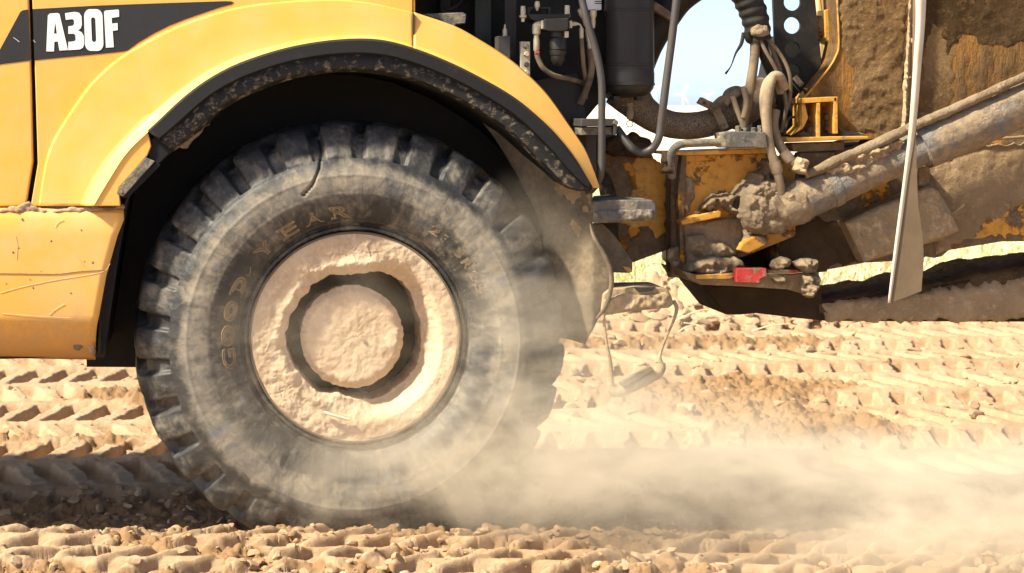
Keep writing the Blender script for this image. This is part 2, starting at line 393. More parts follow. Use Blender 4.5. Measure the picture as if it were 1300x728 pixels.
# ================================================================== LARGE STRUCTURE: the ground
def ground_h(X, Y, full=False):
    wob = .05*perlin(X*.45, Y*.45, 3.1)
    h = .035*perlin(X*.35, Y*.5, 7.0)
    rut = -.055*ss(-.03, .09, Y+wob*.3)*(1-ss(.62, .84, Y+wob))
    berm = .030*ss(-.02, -.16, Y+wob*.4+.02*perlin(X*4, 0, 2))*(1-.55*ss(-.45, -1.1, Y))
    h = h+rut+berm
    c1, c2, cr = cells(X*11, Y*11); d1, d2, dr = cells(X*26+5, Y*26, 9)
    clod = np.sqrt(np.clip(1-(c1/.62)**2, 0, 1))*(cr-.35)*.034*ss(.0, .10, c2-c1); crumb = np.sqrt(np.clip(1-(d1/.62)**2, 0, 1))*(dr-.25)*.015*ss(.0, .14, d2-d1)
    rough = fbm(X*7, Y*7, 0, 5)
    # tracks lying along: rows of lug prints, each a hollow with a steep far wall
    v = Y-.07*X+.06*perlin(X*.8, Y*.8, 11)+.012*perlin(X*5, Y*5, 13)+.25
    bw = .62; b = np.floor(v/bw); t = v/bw-b
    brow = perlin(b*3.7+.3, .5, 8)
    ph = X/.188+b*.37+.22*perlin(X*1.1, b*3.3, 4)+.10*perlin(X*6, Y*6, 4)
    s = np.mod(ph+(t-.5)*.9*np.where(np.mod(b, 2) < 1, 1, -1), 1.0)
    barw = ss(.0, .09, s)*(1-ss(.52, .66, s))
    wear = ss(-.22, .10, perlin(X*.55, v*.9, 21)+.24+.12*perlin(X*4, Y*4, 3)+.15*brow)
    tr = -.072*barw*wear*ss(.02, .30, t)*(1-ss(.80, .86, t))
    edge = np.exp(-((t-.93)/.035)**2)*.016*(.9+.9*perlin(X*2.2, b*5.1, 8))
    old = tr+edge+.016*rough*(.35+1.3*(1-wear))+crumb*(1.7-1.3*wear)+clod*1.6*(1-wear)+.12*clod
    oldmask = ss(.70, .86, Y+wob)*(1-ss(8.0, 9.5, Y))
    # nearest band: oblique round ridges squeezed up between the lugs
    v2 = Y+.02*X+.012*perlin(X*6, Y*6, 17); t2 = (v2+.135)/.36; b2 = np.floor(t2); f2 = t2-b2
    ph2 = (X+(f2-.5)*-.34)/.178+b2*.4+.16*perlin(X*2, Y*2, 31)+.07*perlin(X*9, Y*9, 5)
    s2 = np.mod(ph2, 1.0)-.5
    rid = np.sqrt(np.clip(1-(s2/.20)**2, 0, 1))*.050*(1-.5*ss(.3, .5, np.abs(f2-.5)))
    bar = np.sqrt(np.clip(1-((f2-.5)/.13)**2, 0, 1))*.036+np.sqrt(np.clip(1-(np.minimum(f2, 1-f2)/.09)**2, 0, 1))*.028
    rid = np.maximum(rid, bar)
    brk = ss(-.22, .10, perlin(X*2.3, Y*3.1, 41)+.35*perlin(X*9, Y*9, 2)+.16)
    brk = brk*(1-.85*ss(-.22, -.12, Y+.04*perlin(X*5, 0, 6)))
    crack = -.02*(1-ss(.0, .05, c2-c1))*ss(-.1, .3, perlin(X*3, Y*3, 51))
    near = rid*(.1+.9*brk)+(clod*1.2+crumb*1.3)*(1.2-1.05*brk)+.009*rough*(1.5-brk)+crack
    nearmask = 1-ss(-.02, .06, Y+wob*.3)
    rutm = ss(0, .06, Y)*(1-ss(.72, .86, Y))
    h = h+old*oldmask+near*nearmask+rutm*(.018*rough+.9*clod+crumb)
    heap = np.exp(-((Y-8.1)/.45)**2)*(.12+.10*perlin(X*.9, 1.0, 6)+.12*np.exp(-((X-4.3)/.7)**2))*ss(.6, 2.2, X)
    h = h+heap*(1+.8*rough)+heap*clod*6
    h = h+ss(8.5, 11, Y)*.03*fbm(X*1.3, Y*1.3, 2, 3)*(1-ss(40, 200, Y))
    if full: return h, np.where(Y > .8, 1-wear, 1-brk)
    return h
ys = np.concatenate([np.arange(860, 560, -.72), np.arange(560, 380, -.62), np.arange(380, 240, -1.2), np.geomspace(105, .18, 60)+135])
r_rows = np.concatenate([[-400, -60, -15, -4, 0, 2.5, 4.2], 1.6*F/(ys-135)])
u_cols = np.concatenate([-np.geomspace(60000, 280, 22), np.arange(-240, 1420, 1.75)-VX, np.geomspace(1250, 60000, 22)])
u_cols = np.unique(np.round(u_cols, 2))
RR, UU = np.meshgrid(r_rows, u_cols, indexing='ij')
GX = UU*np.maximum(RR, 5.4)/F; GY = RR-D0
GZ, LOOSE = ground_h(GX, GY, True)
GZ = np.where(np.abs(GX) > 80, GZ*.0, GZ)
gv = np.stack([GX.ravel(), GY.ravel(), GZ.ravel()], 1)
R_, C_ = RR.shape; ii = np.arange(R_*C_).reshape(R_, C_)
gf = np.stack([ii[:-1, :-1].ravel(), ii[:-1, 1:].ravel(), ii[1:, 1:].ravel(), ii[1:, :-1].ravel()], 1)
m, n, b = new_mat('dry_earth'); g = G(n)
att = n.nodes.new('ShaderNodeAttribute'); att.attribute_name = 'loose_soil'
sx = g.sep(); yy = sx[1]
a = g.noise(1.1, 6, .6); d = g.noise(14, 8, .7); f = g.noise(90, 6, .75); cr = g.voro(34, 'DISTANCE_TO_EDGE')
soil = g.mix(g.ramp(a, .35, .65), (.43, .30, .19), (.35, .225, .132))
soil = g.mix(g.math('MULTIPLY', g.ramp(d, .45, .7), .55), soil, (.53, .395, .265))
soil = g.mix(g.math('MULTIPLY', g.ramp(f, .5, .72), .4), soil, (.25, .145, .07))
soil = g.mix(g.math('MULTIPLY', g.ramp(g.math('ADD', att.outputs['Fac'], g.math('MULTIPLY', g.math('SUBTRACT', d, .5), 1.5)), .25, .75), .75), soil, (.22, .125, .058))
fieldc = g.mix(g.ramp(g.noise(.45, 8, .7), .45, .6), (.66, .56, .40), (.36, .38, .17))
fieldc = g.mix(g.ramp(yy, 20, 70), fieldc, (.72, .62, .46))
col = g.mix(g.ramp(g.math('ADD', yy, g.math('MULTIPLY', a, 1.5)), 8.9, 10.0), soil, fieldc)
g.link(col, b.inputs['Base Color']); b.inputs['Roughness'].default_value = 1; b.inputs['Specular IOR Level'].default_value = .1
g.link(g.bump(g.math('ADD', d, g.math('MULTIPLY', f, .5)), .7, .012), b.inputs['Normal'])
m_ground = m
ground = mesh_obj('ground', gv, gf, m_ground, None, True, None, 'structure')
la = ground.data.attributes.new('loose_soil', 'FLOAT', 'POINT'); la.data.foreach_set('value', LOOSE.ravel().astype(np.float32))
print('ground verts', len(gv), GZ.min(), GZ.max())

# ================================================================== THE TRUCK
truck = bpy.data.objects.new('articulated_dump_truck', None); COL.objects.link(truck)
truck.location = (0, 0, 0)
truck['label'] = 'yellow articulated dump truck with black wheel arch, dusty black tyre and mud-caked orange rear frame'
truck['category'] = 'dump truck'
T = truck

# ---- yellow cab side
Aarc = [(50, 262), (57, 215), (67, 182), (88, 146), (115, 108), (140, 84), (165, 66), (220, 37), (280, 16), (325, 7), (380, 2), (430, 1), (475, 6), (525, 17)]
Aright = [(525, 17), (575, 34), (605, 50), (640, 72), (665, 92), (694, 121), (720, 158), (740, 188), (752, 216), (760, 239)]
Bout = [(104, 262), (118, 232), (140, 200), (165, 172), (190, 148), (232, 113), (277, 84), (325, 66), (375, 54), (430, 47), (480, 48), (525, 59)]
Bin = [(118, 262), (137, 230), (160, 195), (188, 167), (237, 122), (280, 93), (325, 74), (375, 60), (430, 52), (480, 52), (525, 63)]
Bright = [(525, 63), (575, 83), (620, 106), (650, 124), (672, 141), (700, 167), (727, 200), (751, 239)]
def wd(pts, d): return [(x, y, d) for x, y in pts]
def lerp2(a, b, t):
    A = resample(smooth_pts(a), 40); B = resample(smooth_pts(b), 40); return [tuple(q) for q in A*(1-t)+B*t]
door = slab('cab_door', [(-260, -14), (36, -14), (36.5, 0), (40, 110), (42, 205), (33, 262), (-260, 266)], -.004, .05, m_yellow, T, .006)
fpoly = [(40.6, -14), (524, -14), (524, 18)]+[tuple(q) for q in smooth_pts(Aarc, 4)][::-1][1:]+[(39, 262), (48, 208), (45, 110), (41, 0)]
fend = slab('front_fender', fpoly, .0, .05, m_yellow, T, .004)
slab('panel_edge', [(524.3, -14), (527, -14), (527, 17.5), (524.3, 17)], .004, .2, m_orange_clean, fend, .001)
fl = loft('wheel_arch_flare', [wd(Aarc, .001), wd(lerp2(Aarc, Bout, .03), -.012), wd(lerp2(Aarc, Bout, .5), -.020), wd(lerp2(Aarc, Bout, .93), -.024), wd(Bout, -.027), wd(lerp2(Bout, Bin, .5), -.045), wd(Bin, -.068), wd(Bin, -.05)], 120, m_yellow, T, .004, sharp=35)
slab('arch_flange', [(117, 262), (136, 230), (160, 194), (187, 166), (190, 176), (192, 186), (187, 198), (170, 218), (151, 239), (153, 262)], -.066, -.03, m_yellow, fl, .004)
flr = loft('rear_flare', [wd(Aright, .0), wd(lerp2(Aright, Bright, .04), -.012), wd(lerp2(Aright, Bright, .5), -.022), wd(lerp2(Aright, Bright, .88), -.034), wd(Bright, -.068), wd(Bright, -.05)], 100, m_yellow, T, .005, sharp=35)
loft('flare_back', [wd(Aright, .001), [(x-4, y+2, .22) for x, y in Aright]], 60, m_black, flr, .004)
slab('flare_seam', [(524.2, 17), (526.3, 17.5), (526.3, 63), (524.2, 62.5)], -.030, -.0, m_black, flr, 0)
# ---- black lip of the wheel arch
Blip = Bin[3:]+Bright[1:]
Clip = [(219, 191), (228, 185), (250, 168), (278, 141), (300, 127), (325, 115), (375, 98), (430, 90), (480, 92), (525, 102), (580, 125), (620, 149), (652, 172), (680, 201), (702, 221), (714, 234), (735, 241), (750, 240)]
lip = loft('arch_lip', [wd(Blip, -.060), wd(lerp2(Blip, Clip, .06), -.080), wd(lerp2(Blip, Clip, .38), -.084), wd(lerp2(Blip, Clip, .44), -.070)], 140, m_lip, T, .006, sharp=40)
loft('lip_skirt', [wd(lerp2(Blip, Clip, .43), -.069), wd(lerp2(Blip, Clip, .9), -.060), wd(Clip, -.04), wd(Clip, .02)], 140, m_skirt, lip, .006, sharp=40)
slab('torn_lip_end', [(188, 167), (192, 177), (204, 170), (209, 176), (212, 186), (219, 191), (210, 200), (196, 214), (188, 210), (190, 186)], -.055, .0, m_lip, lip, .003)
slab('lip_bracket', [(185, 200), (197, 205), (160, 246), (156, 250), (148, 246), (150, 240)], -.072, -.05, m_grey, lip, .003)
slab('bracket_rubber', [(198, 206), (204, 210), (164, 250), (158, 252), (152, 250)], -.066, -.03, m_lip, lip, .003)
bolt('bracket_bolt', 154, 244, -.073, 2.2, m_grey, lip, .008)
relief('lip_dirt', [(225, 186), (250, 168), (268, 152), (252, 172), (236, 188)], -.045, .02, m_mud, lip, 1.2, 4, seed=4, rag=3)
# ---- wheel well
Cw = [(x, y) for x, y in Clip]
Wfull = [(128, 452), (128, 400), (140, 330), (160, 258), (178, 228)]+Cw[1:-1]
def wellring(d, sx=0): return [P(x, y, 0.0)[:1]+(d,)+P(x, y, 0.0)[2:] for x, y in Wfull]
R0 = resample(np.array([(a, b) for a, b in [(q[0], q[2]) for q in wellring(0)]]), 70)
V = []; 
for d_ in (.0, .25, .55, .80): V += [(x, d_, z) for x, z in R0]
Fc = [[i*70+j, i*70+j+1, (i+1)*70+j+1, (i+1)*70+j] for i in range(3) for j in range(69)]
well = mesh_obj('wheel_well', V, Fc, m_well, T)
s_ = well.modifiers.new('s', 'SOLIDIFY'); s_.thickness = .01; s_.offset = 1
slab('well_back_wall', [(100, 30), (760, 30), (730, 250), (700, 435), (640, 470), (110, 466)], .80, .83, m_well, well, 0)
slab('well_front_wall', [(121, 258), (168, 225), (150, 330), (132, 454), (121, 454)], .06, .8, m_well, well, 0)
# ---- lower yellow box with its curved bottom
bx = [(157, 266), (157.5, 280), (147, 305), (135, 350), (126, 400), (122, 418)]
def boxring(y_of, d): return y_of
rows = [(266, .10, 0), (265, .02, 0), (267, -.012, 0), (272, -.030, 0), (279, -.038, 0), (300, -.039, 0), (350, -.039, 0), (400, -.038, 0), (409, -.036, 0), (412, -.030, 0), (425, -.010, 0), (440, .030, 0), (451, .085, 0), (455, .16, 0)]
ex = lambda y: float(np.interp(y, [262, 280, 305, 350, 400, 418, 455], [157, 157.5, 147, 135, 126, 122, 121.5]))
xs = np.concatenate([np.linspace(-260, 110, 24), [118, 122]])
V = []; NX = 40
for y, d_, _ in rows:
    yl = y-(.0)
    for k in range(NX):
        x = -260+(ex(y)+260)*k/(NX-1)
        V.append(P(x, y-(.018*(122-x) if y > 405 else 0), d_))
Fc = [[i*NX+j, i*NX+j+1, (i+1)*NX+j+1, (i+1)*NX+j] for i in range(len(rows)-1) for j in range(NX-1)]
box = mesh_obj('side_box', V, Fc, m_yellow_low, T, True, sharp=30)
s_ = box.modifiers.new('s', 'SOLIDIFY'); s_.thickness = .006; s_.offset = -1
tube('box_scratch', [(-20, 347, -.0466), (40, 348, -.0466), (75, 348, -.0466), (100, 345, -.0466), (133, 343, -.0466)], .45, m_mud, box, 5)
for pts in ([(0, 372), (30, 364), (70, 356), (128, 346), (140, 335)], [(20, 300), (22, 312), (21, 330)], [(95, 322), (101, 330), (106, 338)], [(62, 400), (70, 393), (82, 386)], [(70, 288), (74, 282), (80, 279)], [(2, 398), (40, 401), (90, 404)]):
    tube('box_scratch', [(a_, b_, -.0460) for a_, b_ in pts], .22, m_scuff, box, 4)
for x_, y_, r_ in ((17, 321, .9), (24, 315, .6), (65, 306, .8), (103, 292, .7), (117, 333, 1.1), (107, 332, .6), (28, 279, 1.0), (42, 366, .9), (38, 355, .6), (8, 360, .7), (52, 345, .5), (90, 372, .8)):
    relief('paint_chip', circle_px(x_, y_, r_*1.6, 8), -.0456, .0015, m_mud, box, .8, 2, seed=x_, rag=.6)
relief('ledge_dirt', [(-60, 268), (0, 267), (20, 262), (38, 257), (50, 264), (65, 267), (95, 262), (120, 262), (140, 266), (157, 258), (158, 266), (100, 270), (40, 271), (-60, 272)], -.022, .02, m_mud_light, box, 1.5, 3, seed=2, rag=2.5)
slab('underbody', [(-400, 262), (121, 262), (121, 452), (5, 456), (-400, 452)], .12, 1.35, m_bay, T, 0)
slab('gap_backing', [(-260, -60), (60, -60), (60, 275), (-260, 275)], .052, .1, m_bay, T, 0)
relief('box_mud_spot', [(92, 437), (100, 434), (106, 440), (100, 446), (94, 444)], .022, .01, m_mud, box, 1.2, 3, seed=8)
relief('box_mud_spot', [(111, 440), (120, 436), (122, 446), (115, 450)], .028, .012, m_mud_light, box, 1.2, 3, seed=9)
# ---- decal and lettering
curve_shape('decal', [[(-60, 130), (-10, 82), (0, 63), (26, 15), (30, 13), (36.3, 12.3), (39.3, 77), (0, 82), (-60, 88)]], -.0055, .0012, m_decal, door)
dec = curve_shape('decal', [[(41.5, 11.8), (120, 7.5), (200, 4.5), (285, 1.8), (293, 2), (297, 3.4), (294, 6), (280, 9.5), (258, 17), (235, 25), (215, 33), (195, 43), (175, 55), (163, 64), (158, 65.7), (43.8, 76.8)]], -.0015, .0012, m_decal, fend)
q4 = lambda L: [(x/4.0, y/4.0) for x, y in L]
def rnd(x0, y0, x1, y1, r, sk=0, n=5):
    out = []
    for cx, cy, a0 in ((x1-r, y0+r, -90), (x1-r, y1-r, 0), (x0+r, y1-r, 90), (x0+r, y0+r, 180)):
        for k in range(n+1):
            a = radians(a0+90*k/n); x = cx+r*cos(a); y = cy+r*sin(a)*1.25; out.append((x-sk*(y-y0)/(y1-y0)*1.0, y))
    return out
LT = [q4([(235, 262), (243, 80), (252, 70), (292, 67), (302, 72), (345, 255), (302, 258), (294, 212), (276, 213), (274, 262)]), q4([(274, 172), (289, 171), (280, 112)]),
      q4([(330, 68), (380, 61), (402, 66), (414, 84), (416, 126), (410, 145), (396, 156), (414, 164), (425, 182), (427, 226), (421, 243), (406, 252), (347, 256), (347, 214), (376, 211), (384, 204), (383, 180), (374, 172), (347, 173), (347, 135), (368, 132), (376, 124), (376, 105), (368, 98), (334, 102)]),
      q4([(x, y) for x, y in rnd(426, 55, 520, 252, 30, -6)]), q4([(x, y) for x, y in rnd(462, 92, 484, 212, 10, -5)]),
      q4([(528, 62), (534, 55), (600, 49), (604, 54), (605, 86), (567, 92), (569, 121), (597, 118), (598, 154), (572, 158), (578, 241), (538, 243)])]
curve_shape('decal_lettering', LT, -.0032, .001, m_white, dec)
tube('decal_scratch', [(17, 48, -.006), (20, 50, -.006), (24.5, 53.5, -.006)], .35, m_white, door, 4)
tube('decal_scratch', [(42.5, 51, -.0025), (45, 54.5, -.0025)], .35, m_white, fend, 4)

# ---- the wheel
wc = np.array(P(450.5, 428.2, .04)); CX, CZ = wc[0], wc[2]
k0 = PL(.04)
prof = np.array([(.396, .20), (.397, .10), (.3985, .055), (.402, .040), (.409, .034), (.416, .036), (.420, .044), (.424, .043), (.430, .036), (.445, .018), (.470, -.004), (.510, -.022), (.560, -.034), (.610, -.035), (.645, -.028), (.664, -.020), (.676, -.012),
                 (.690, -.004), (.720, .014), (.750, .036), (.775, .060), (.790, .085), (.798, .115), (.802, .16), (.805, .24), (.806, .33), (.805, .42), (.802, .50), (.795, .56), (.775, .61), (.72, .65), (.60, .68), (.45, .64), (.40, .58)])
pr = np.array(smooth_pts(prof, 7)); sarc = np.concatenate([[0], np.cumsum(np.linalg.norm(np.diff(pr, axis=0), axis=1))])
pn = np.gradient(pr, axis=0); pn = np.stack([pn[:, 1], -pn[:, 0]], 1)   # outward (towards viewer / away from axle)
pn /= np.linalg.norm(pn, axis=1)[:, None]
NL = 29; NT = NL*34
th = np.linspace(0, 2*pi, NT, endpoint=False)
TH, PI_ = np.meshgrid(th, np.arange(len(pr)), indexing='ij')
pr[:, 0] += .018*ss(.66, .78, pr[:, 0])
r = pr[PI_, 0]; y = pr[PI_, 1]; nr = pn[PI_, 0]; ny = pn[PI_, 1]
side = ss(.665, .680, r)*(y < .33)
lugphase = TH*NL/(2*pi)+.115+np.where(y > .11, (y-.11)*3.0, 0)*(y < .33)+np.where(y >= .33, (.22*3.0-(y-.33)*3.0)+.5, 0)
lugphase = lugphase+.03*np.sin(TH*5+1)+.02*np.sin(TH*11)
lp = np.mod(lugphase, 1.0)
gap = ss(.0, .06, lp)*(1-ss(.30, .38, lp))
gm = ss(.682, .692, r)*np.where(y < .33, 1, 1)
cenfill = 1-.85*np.exp(-((y-.33)/.07)**2)*(r > .78)
dep = .026*ss(.72, .80, r)+.018
gd = gap*gm*dep*cenfill
worn = .006*fbm(r*9, TH*7, 3, 4)*gm
sidew = .0022*fbm(np.cos(TH)*9, np.sin(TH)*9, r*9, 4)
lugtop = -.010*np.abs((np.mod(lp-.19+.5, 1)-.0)-.5)*0-.007*(1-np.sin(np.clip((lp-.36)/.64, 0, 1)*pi)**.6)*(1-gap)*ss(.70, .74, r)
lowring = -.0*(np.exp(-((r-.668)/.005)**2))*(y < .2)+.003*np.exp(-((r-.620)/.004)**2)*(y < .2)+.0022*np.exp(-((r-.545)/.002)**2)*(y < .2)+.003*np.exp(-((r-.436)/.003)**2)*(y < .2)
# the long cut in the sidewall and lug at the top left
def cutmask(pts, wd_):
    X = CX+r*np.cos(TH)-.014*ss(.45, .66, r); Z = CZ+r*np.sin(TH)
    best = np.full(X.shape, 9.0)
    W = [P(a, b, 0)[0::2] for a, b in pts]
    for (x0, z0), (x1, z1) in zip(W[:-1], W[1:]):
        L2 = (x1-x0)**2+(z1-z0)**2; t = np.clip(((X-x0)*(x1-x0)+(Z-z0)*(z1-z0))/L2, 0, 1)
        best = np.minimum(best, np.hypot(X-x0-t*(x1-x0), Z-z0-t*(z1-z0)))
    return np.exp(-(best/wd_)**2)*(y < .2)
cut = cutmask([(406, 160), (408, 185), (405, 210), (396, 232), (384, 246)], .0032)*.022
disp = -gd+lugtop+worn+sidew+lowring-cut
r2 = r+nr*disp; y2 = y+ny*disp
OX = -.014*ss(.43, .67, r); OZ = -.010*ss(.43, .67, r)
# weight on the tyre: it flattens and bulges at the foot
foot = np.exp(-((TH-1.5*pi)/.42)**2)
zlow = -.052
X = CX+r2*np.cos(TH)+OX; Z = CZ+r2*np.sin(TH)+OZ
Z = np.where(Z < zlow, zlow+(Z-zlow)*.25, Z); y2 = y2-.02*foot*ss(.45, .6, r)*(y < .3)
V = np.stack([X.ravel(), y2.ravel(), Z.ravel()], 1)
Mn = len(pr); idx = np.arange(NT*Mn).reshape(NT, Mn); nx = np.roll(idx, -1, 0)
Fq = np.stack([idx[:, :-1].ravel(), idx[:, 1:].ravel(), nx[:, 1:].ravel(), nx[:, :-1].ravel()], 1)
# tyre rubber
m, n, b = new_mat('tyre_rubber'); g = G(n)
sx = g.sep()
dx = g.math('SUBTRACT', sx[0], float(CX-.015)); dz = g.math('SUBTRACT', sx[2], float(CZ))
rr = g.math('SQRT', g.math('ADD', g.math('MULTIPLY', dx, dx), g.math('MULTIPLY', dz, dz)))
at = g.math('ARCTAN2', dz, dx)
cmb = n.nodes.new('ShaderNodeCombineXYZ'); g.link(rr, cmb.inputs[0]); g.link(g.math('MULTIPLY', at, .6), cmb.inputs[1]); g.link(sx[1], cmb.inputs[2])
big = g.noise(5, 8, .62, dist=.5); mid = g.noise(17, 8, .7, dist=.8); fine = g.noise(80, 6, .75)
mapn = n.nodes.new('ShaderNodeMapping'); g.link(cmb.outputs[0], mapn.inputs[0]); mapn.inputs['Scale'].default_value = (4, 14, 4)
rad_st = g.noise(2.2, 8, .7, mapn.outputs[0])
band = g.math('SUBTRACT', g.ramp(rr, .50, .58), g.ramp(rr, .63, .675))             # dusty middle of the sidewall
band2 = g.ramp(rr, .72, .79)
k = g.math('ADD', g.math('MULTIPLY', big, .55), g.math('MULTIPLY', g.math('ADD', mid, rad_st), .28))
k = g.math('ADD', k, g.math('MULTIPLY', band, .13))
k = g.math('SUBTRACT', k, g.math('MULTIPLY', g.math('SUBTRACT', g.ramp(rr, .625, .65), g.ramp(rr, .665, .69)), .05))
k = g.ramp(k, .49, .76)
k = g.math('ADD', g.math('MULTIPLY', k, .85), g.math('MULTIPLY', g.ramp(fine, .5, .8), .18))
tone = g.mix(g.ramp(mid, .4, .65), (.22, .20, .17), (.31, .265, .20))
tone = g.mix(g.math('MULTIPLY', g.ramp(g.noise(9, 5, .6, g.vec((1, 1, 1), (0, 0, 0), (5, 5, 5))), .55, .72), .8), tone, (.20, .21, .225))
c = g.mix(k, (.026, .026, .027), tone)
g.link(c, b.inputs['Base Color']); b.inputs['Specular IOR Level'].default_value = .4
g.link(g.ramp(k, 0, .8, .50, .9), b.inputs['Roughness'])
g.link(g.bump(g.math('ADD', g.math('ADD', mid, g.math('MULTIPLY', fine, .4)), rad_st), .5, .004), b.inputs['Normal'])
m_tyre = m
# rim with barrel
rimprof = [(.396, .24), (.3965, .06), (.3975, .036), (.3955, .028), (.390, .027), (.386, .034), (.382, .06), (.375, .12), (.34, .16), (.30, .20), (.27, .26), (.26, .34), (.02, .35), (.001, .35)]
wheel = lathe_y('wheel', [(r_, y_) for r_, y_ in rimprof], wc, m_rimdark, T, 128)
tyre = mesh_obj('tyre', V, Fq, m_tyre, wheel, True)
# mud caked ring on the rim, opening traced by angle
hole = [(420, 351), (437, 352), (455, 350), (462, 350), (470, 346), (486, 348), (500, 355), (512, 362), (521, 373), (531, 400), (536, 428), (534, 455), (527, 472), (517, 484), (500, 498), (475, 509), (455, 507), (432, 500), (418, 499), (405, 498), (390, 482), (376, 465), (371, 452), (365, 440), (366, 420), (372, 400), (379, 392), (385, 380), (394, 372), (397, 364), (408, 357)]
ha = np.array([math.atan2(428.2-b_, a_-450.5) for a_, b_ in hole]); hr = np.array([math.hypot(a_-450.5, b_-428.2) for a_, b_ in hole])*k0
od = np.argsort(ha); ha, hr = ha[od], hr[od]
NT2, NR2 = 720, 64
th2 = np.linspace(-pi, pi, NT2, endpoint=False)
hR = np.interp(th2, np.concatenate([ha-2*pi, ha, ha+2*pi]), np.tile(hr, 3))+.0045*fbm(np.cos(th2)*6, np.sin(th2)*6, 2, 5)
t = np.linspace(0, 1, NR2)
TH2, TT = np.meshgrid(th2, t, indexing='ij'); HR = hR[:, None]
flat = np.clip(TT/.80, 0, 1)
r3 = np.where(TT < .80, .3935-(.3935-HR-.006)*flat, HR+.006*np.cos((TT-.8)/.2*pi/2)+.0*TT)
# right and lower right the mud slopes down to the opening, elsewhere it ends in a lip
slope = ss(-.1, .8, np.cos(TH2+.25))
y3 = .031-.010*np.sin(flat*pi)*(1-slope*.6)+slope*.085*ss(.45, 1.0, flat)+.02*flat
y3 = y3+np.where(TT >= .80, ((TT-.8)/.2)**1.5*.16, 0)
xx, zz = r3*np.cos(TH2), r3*np.sin(TH2)
lum = ss(0, .08, TT)
c1_, c2_, cr_ = cells(xx*22+3, zz*22, 4)
hi = .008*fbm(xx*9, zz*9, 1, 5)+.0025*fbm(xx*34, zz*34, 5, 5)-.004*(1-ss(.0, .04, c2_-c1_))*ss(0, .3, perlin(xx*5, zz*5, 3))
hi = hi*(1-.55*slope)
lip3 = .02*np.exp(-((flat-.78)/.16)**2)*(1-slope)*(.6+.8*perlin(th2*2.5, 1, 3)[:, None])
y3 = y3-lum*(hi+lip3+.004)
r3 = r3+np.where(TT > .5, .004*fbm(xx*30, zz*30, 8, 3), 0)*lum
V = np.stack([(CX+r3*np.cos(TH2)).ravel(), y3.ravel(), (CZ+r3*np.sin(TH2)).ravel()], 1)
idx = np.arange(NT2*NR2).reshape(NT2, NR2); nx = np.roll(idx, -1, 0)
Fq = np.stack([idx[:, :-1].ravel(), nx[:, :-1].ravel(), nx[:, 1:].ravel(), idx[:, 1:].ravel()], 1)
mesh_obj('rim_mud', V, Fq[:, ::-1], m_wheelmud, wheel)
# hub end, also caked
hc = np.array(P(446.8, 427.5, .09)); NT3, NR3 = 360, 60
th3 = np.linspace(0, 2*pi, NT3, endpoint=False); t = np.linspace(0, 1, NR3)
TH3, TT = np.meshgrid(th3, t, indexing='ij')
hubR = (.1930+.003*fbm(np.cos(th3)*5, np.sin(th3)*5, 7, 4))[:, None]*PL(.09)/PL(.04)
fl_ = np.clip(TT/.78, 0, 1)
r4 = np.where(TT < .78, hubR*fl_, hubR*(1-.06*(TT-.78)/.22)); e = ss(.80, 1.0, fl_)
xx, zz = r4*np.cos(TH3), r4*np.sin(TH3)
y4 = .070+.022*e**2*1.0+np.where(TT > .78, (TT-.78)/.22*.24, 0)-(.005*fbm(xx*9, zz*9, 4, 5)+.0012*fbm(xx*40, zz*40, 9, 4))
r4 = r4+.004*fbm(xx*40, zz*40, 11, 3)*(TT > .6)
V = np.stack([(hc[0]+r4*np.cos(TH3)).ravel(), y4.ravel(), (hc[2]+r4*np.sin(TH3)).ravel()], 1)
idx = np.arange(NT3*NR3).reshape(NT3, NR3); nx = np.roll(idx, -1, 0)
Fq = np.stack([idx[:, :-1].ravel(), idx[:, 1:].ravel(), nx[:, 1:].ravel(), nx[:, :-1].ravel()], 1)
hub = mesh_obj('hub', V, Fq[:, ::-1], m_wheelmud, wheel)
lathe_y('valve_mark', [(.0035, .062), (.006, .058), (.0075, .062)], np.array(P(456, 426, .06)), m_wheelmud, wheel, 14)
post_st = tube('straw_bit', [(411, 523.5, .012), (425, 528, .010), (444, 533, .014)], [2.2, 1.8, 1.5], m_edge_light_white, wheel, 7)
rng = np.random.RandomState(5)
# raised lettering
def glyph(ch, w_, h_, bev):
    cu = bpy.data.curves.new('g', 'FONT'); cu.body = ch; cu.size = 1; cu.fill_mode = 'NONE'; cu.bevel_depth = bev; cu.bevel_resolution = 1; cu.resolution_u = 4
    tmp = bpy.data.objects.new('tmp', cu); COL.objects.link(tmp); bpy.context.view_layer.update()
    me = bpy.data.meshes.new_from_object(tmp.evaluated_get(bpy.context.evaluated_depsgraph_get())); bpy.data.objects.remove(tmp)
    co = np.array([v.co for v in me.vertices]); fc = [list(p.vertices) for p in me.polygons]
    lo, hi_ = co.min(0), co.max(0)
    co[:, 0] = ((co[:, 0]-lo[0])/(hi_[0]-lo[0])-.5)*w_; co[:, 1] = ((co[:, 1]-lo[1])/(hi_[1]-lo[1])-.5)*h_
    co[:, 2] = co[:, 2]*h_
    return co, fc
def sidewall_y(r_): return np.interp(r_, pr[:120, 0], pr[:120, 1])
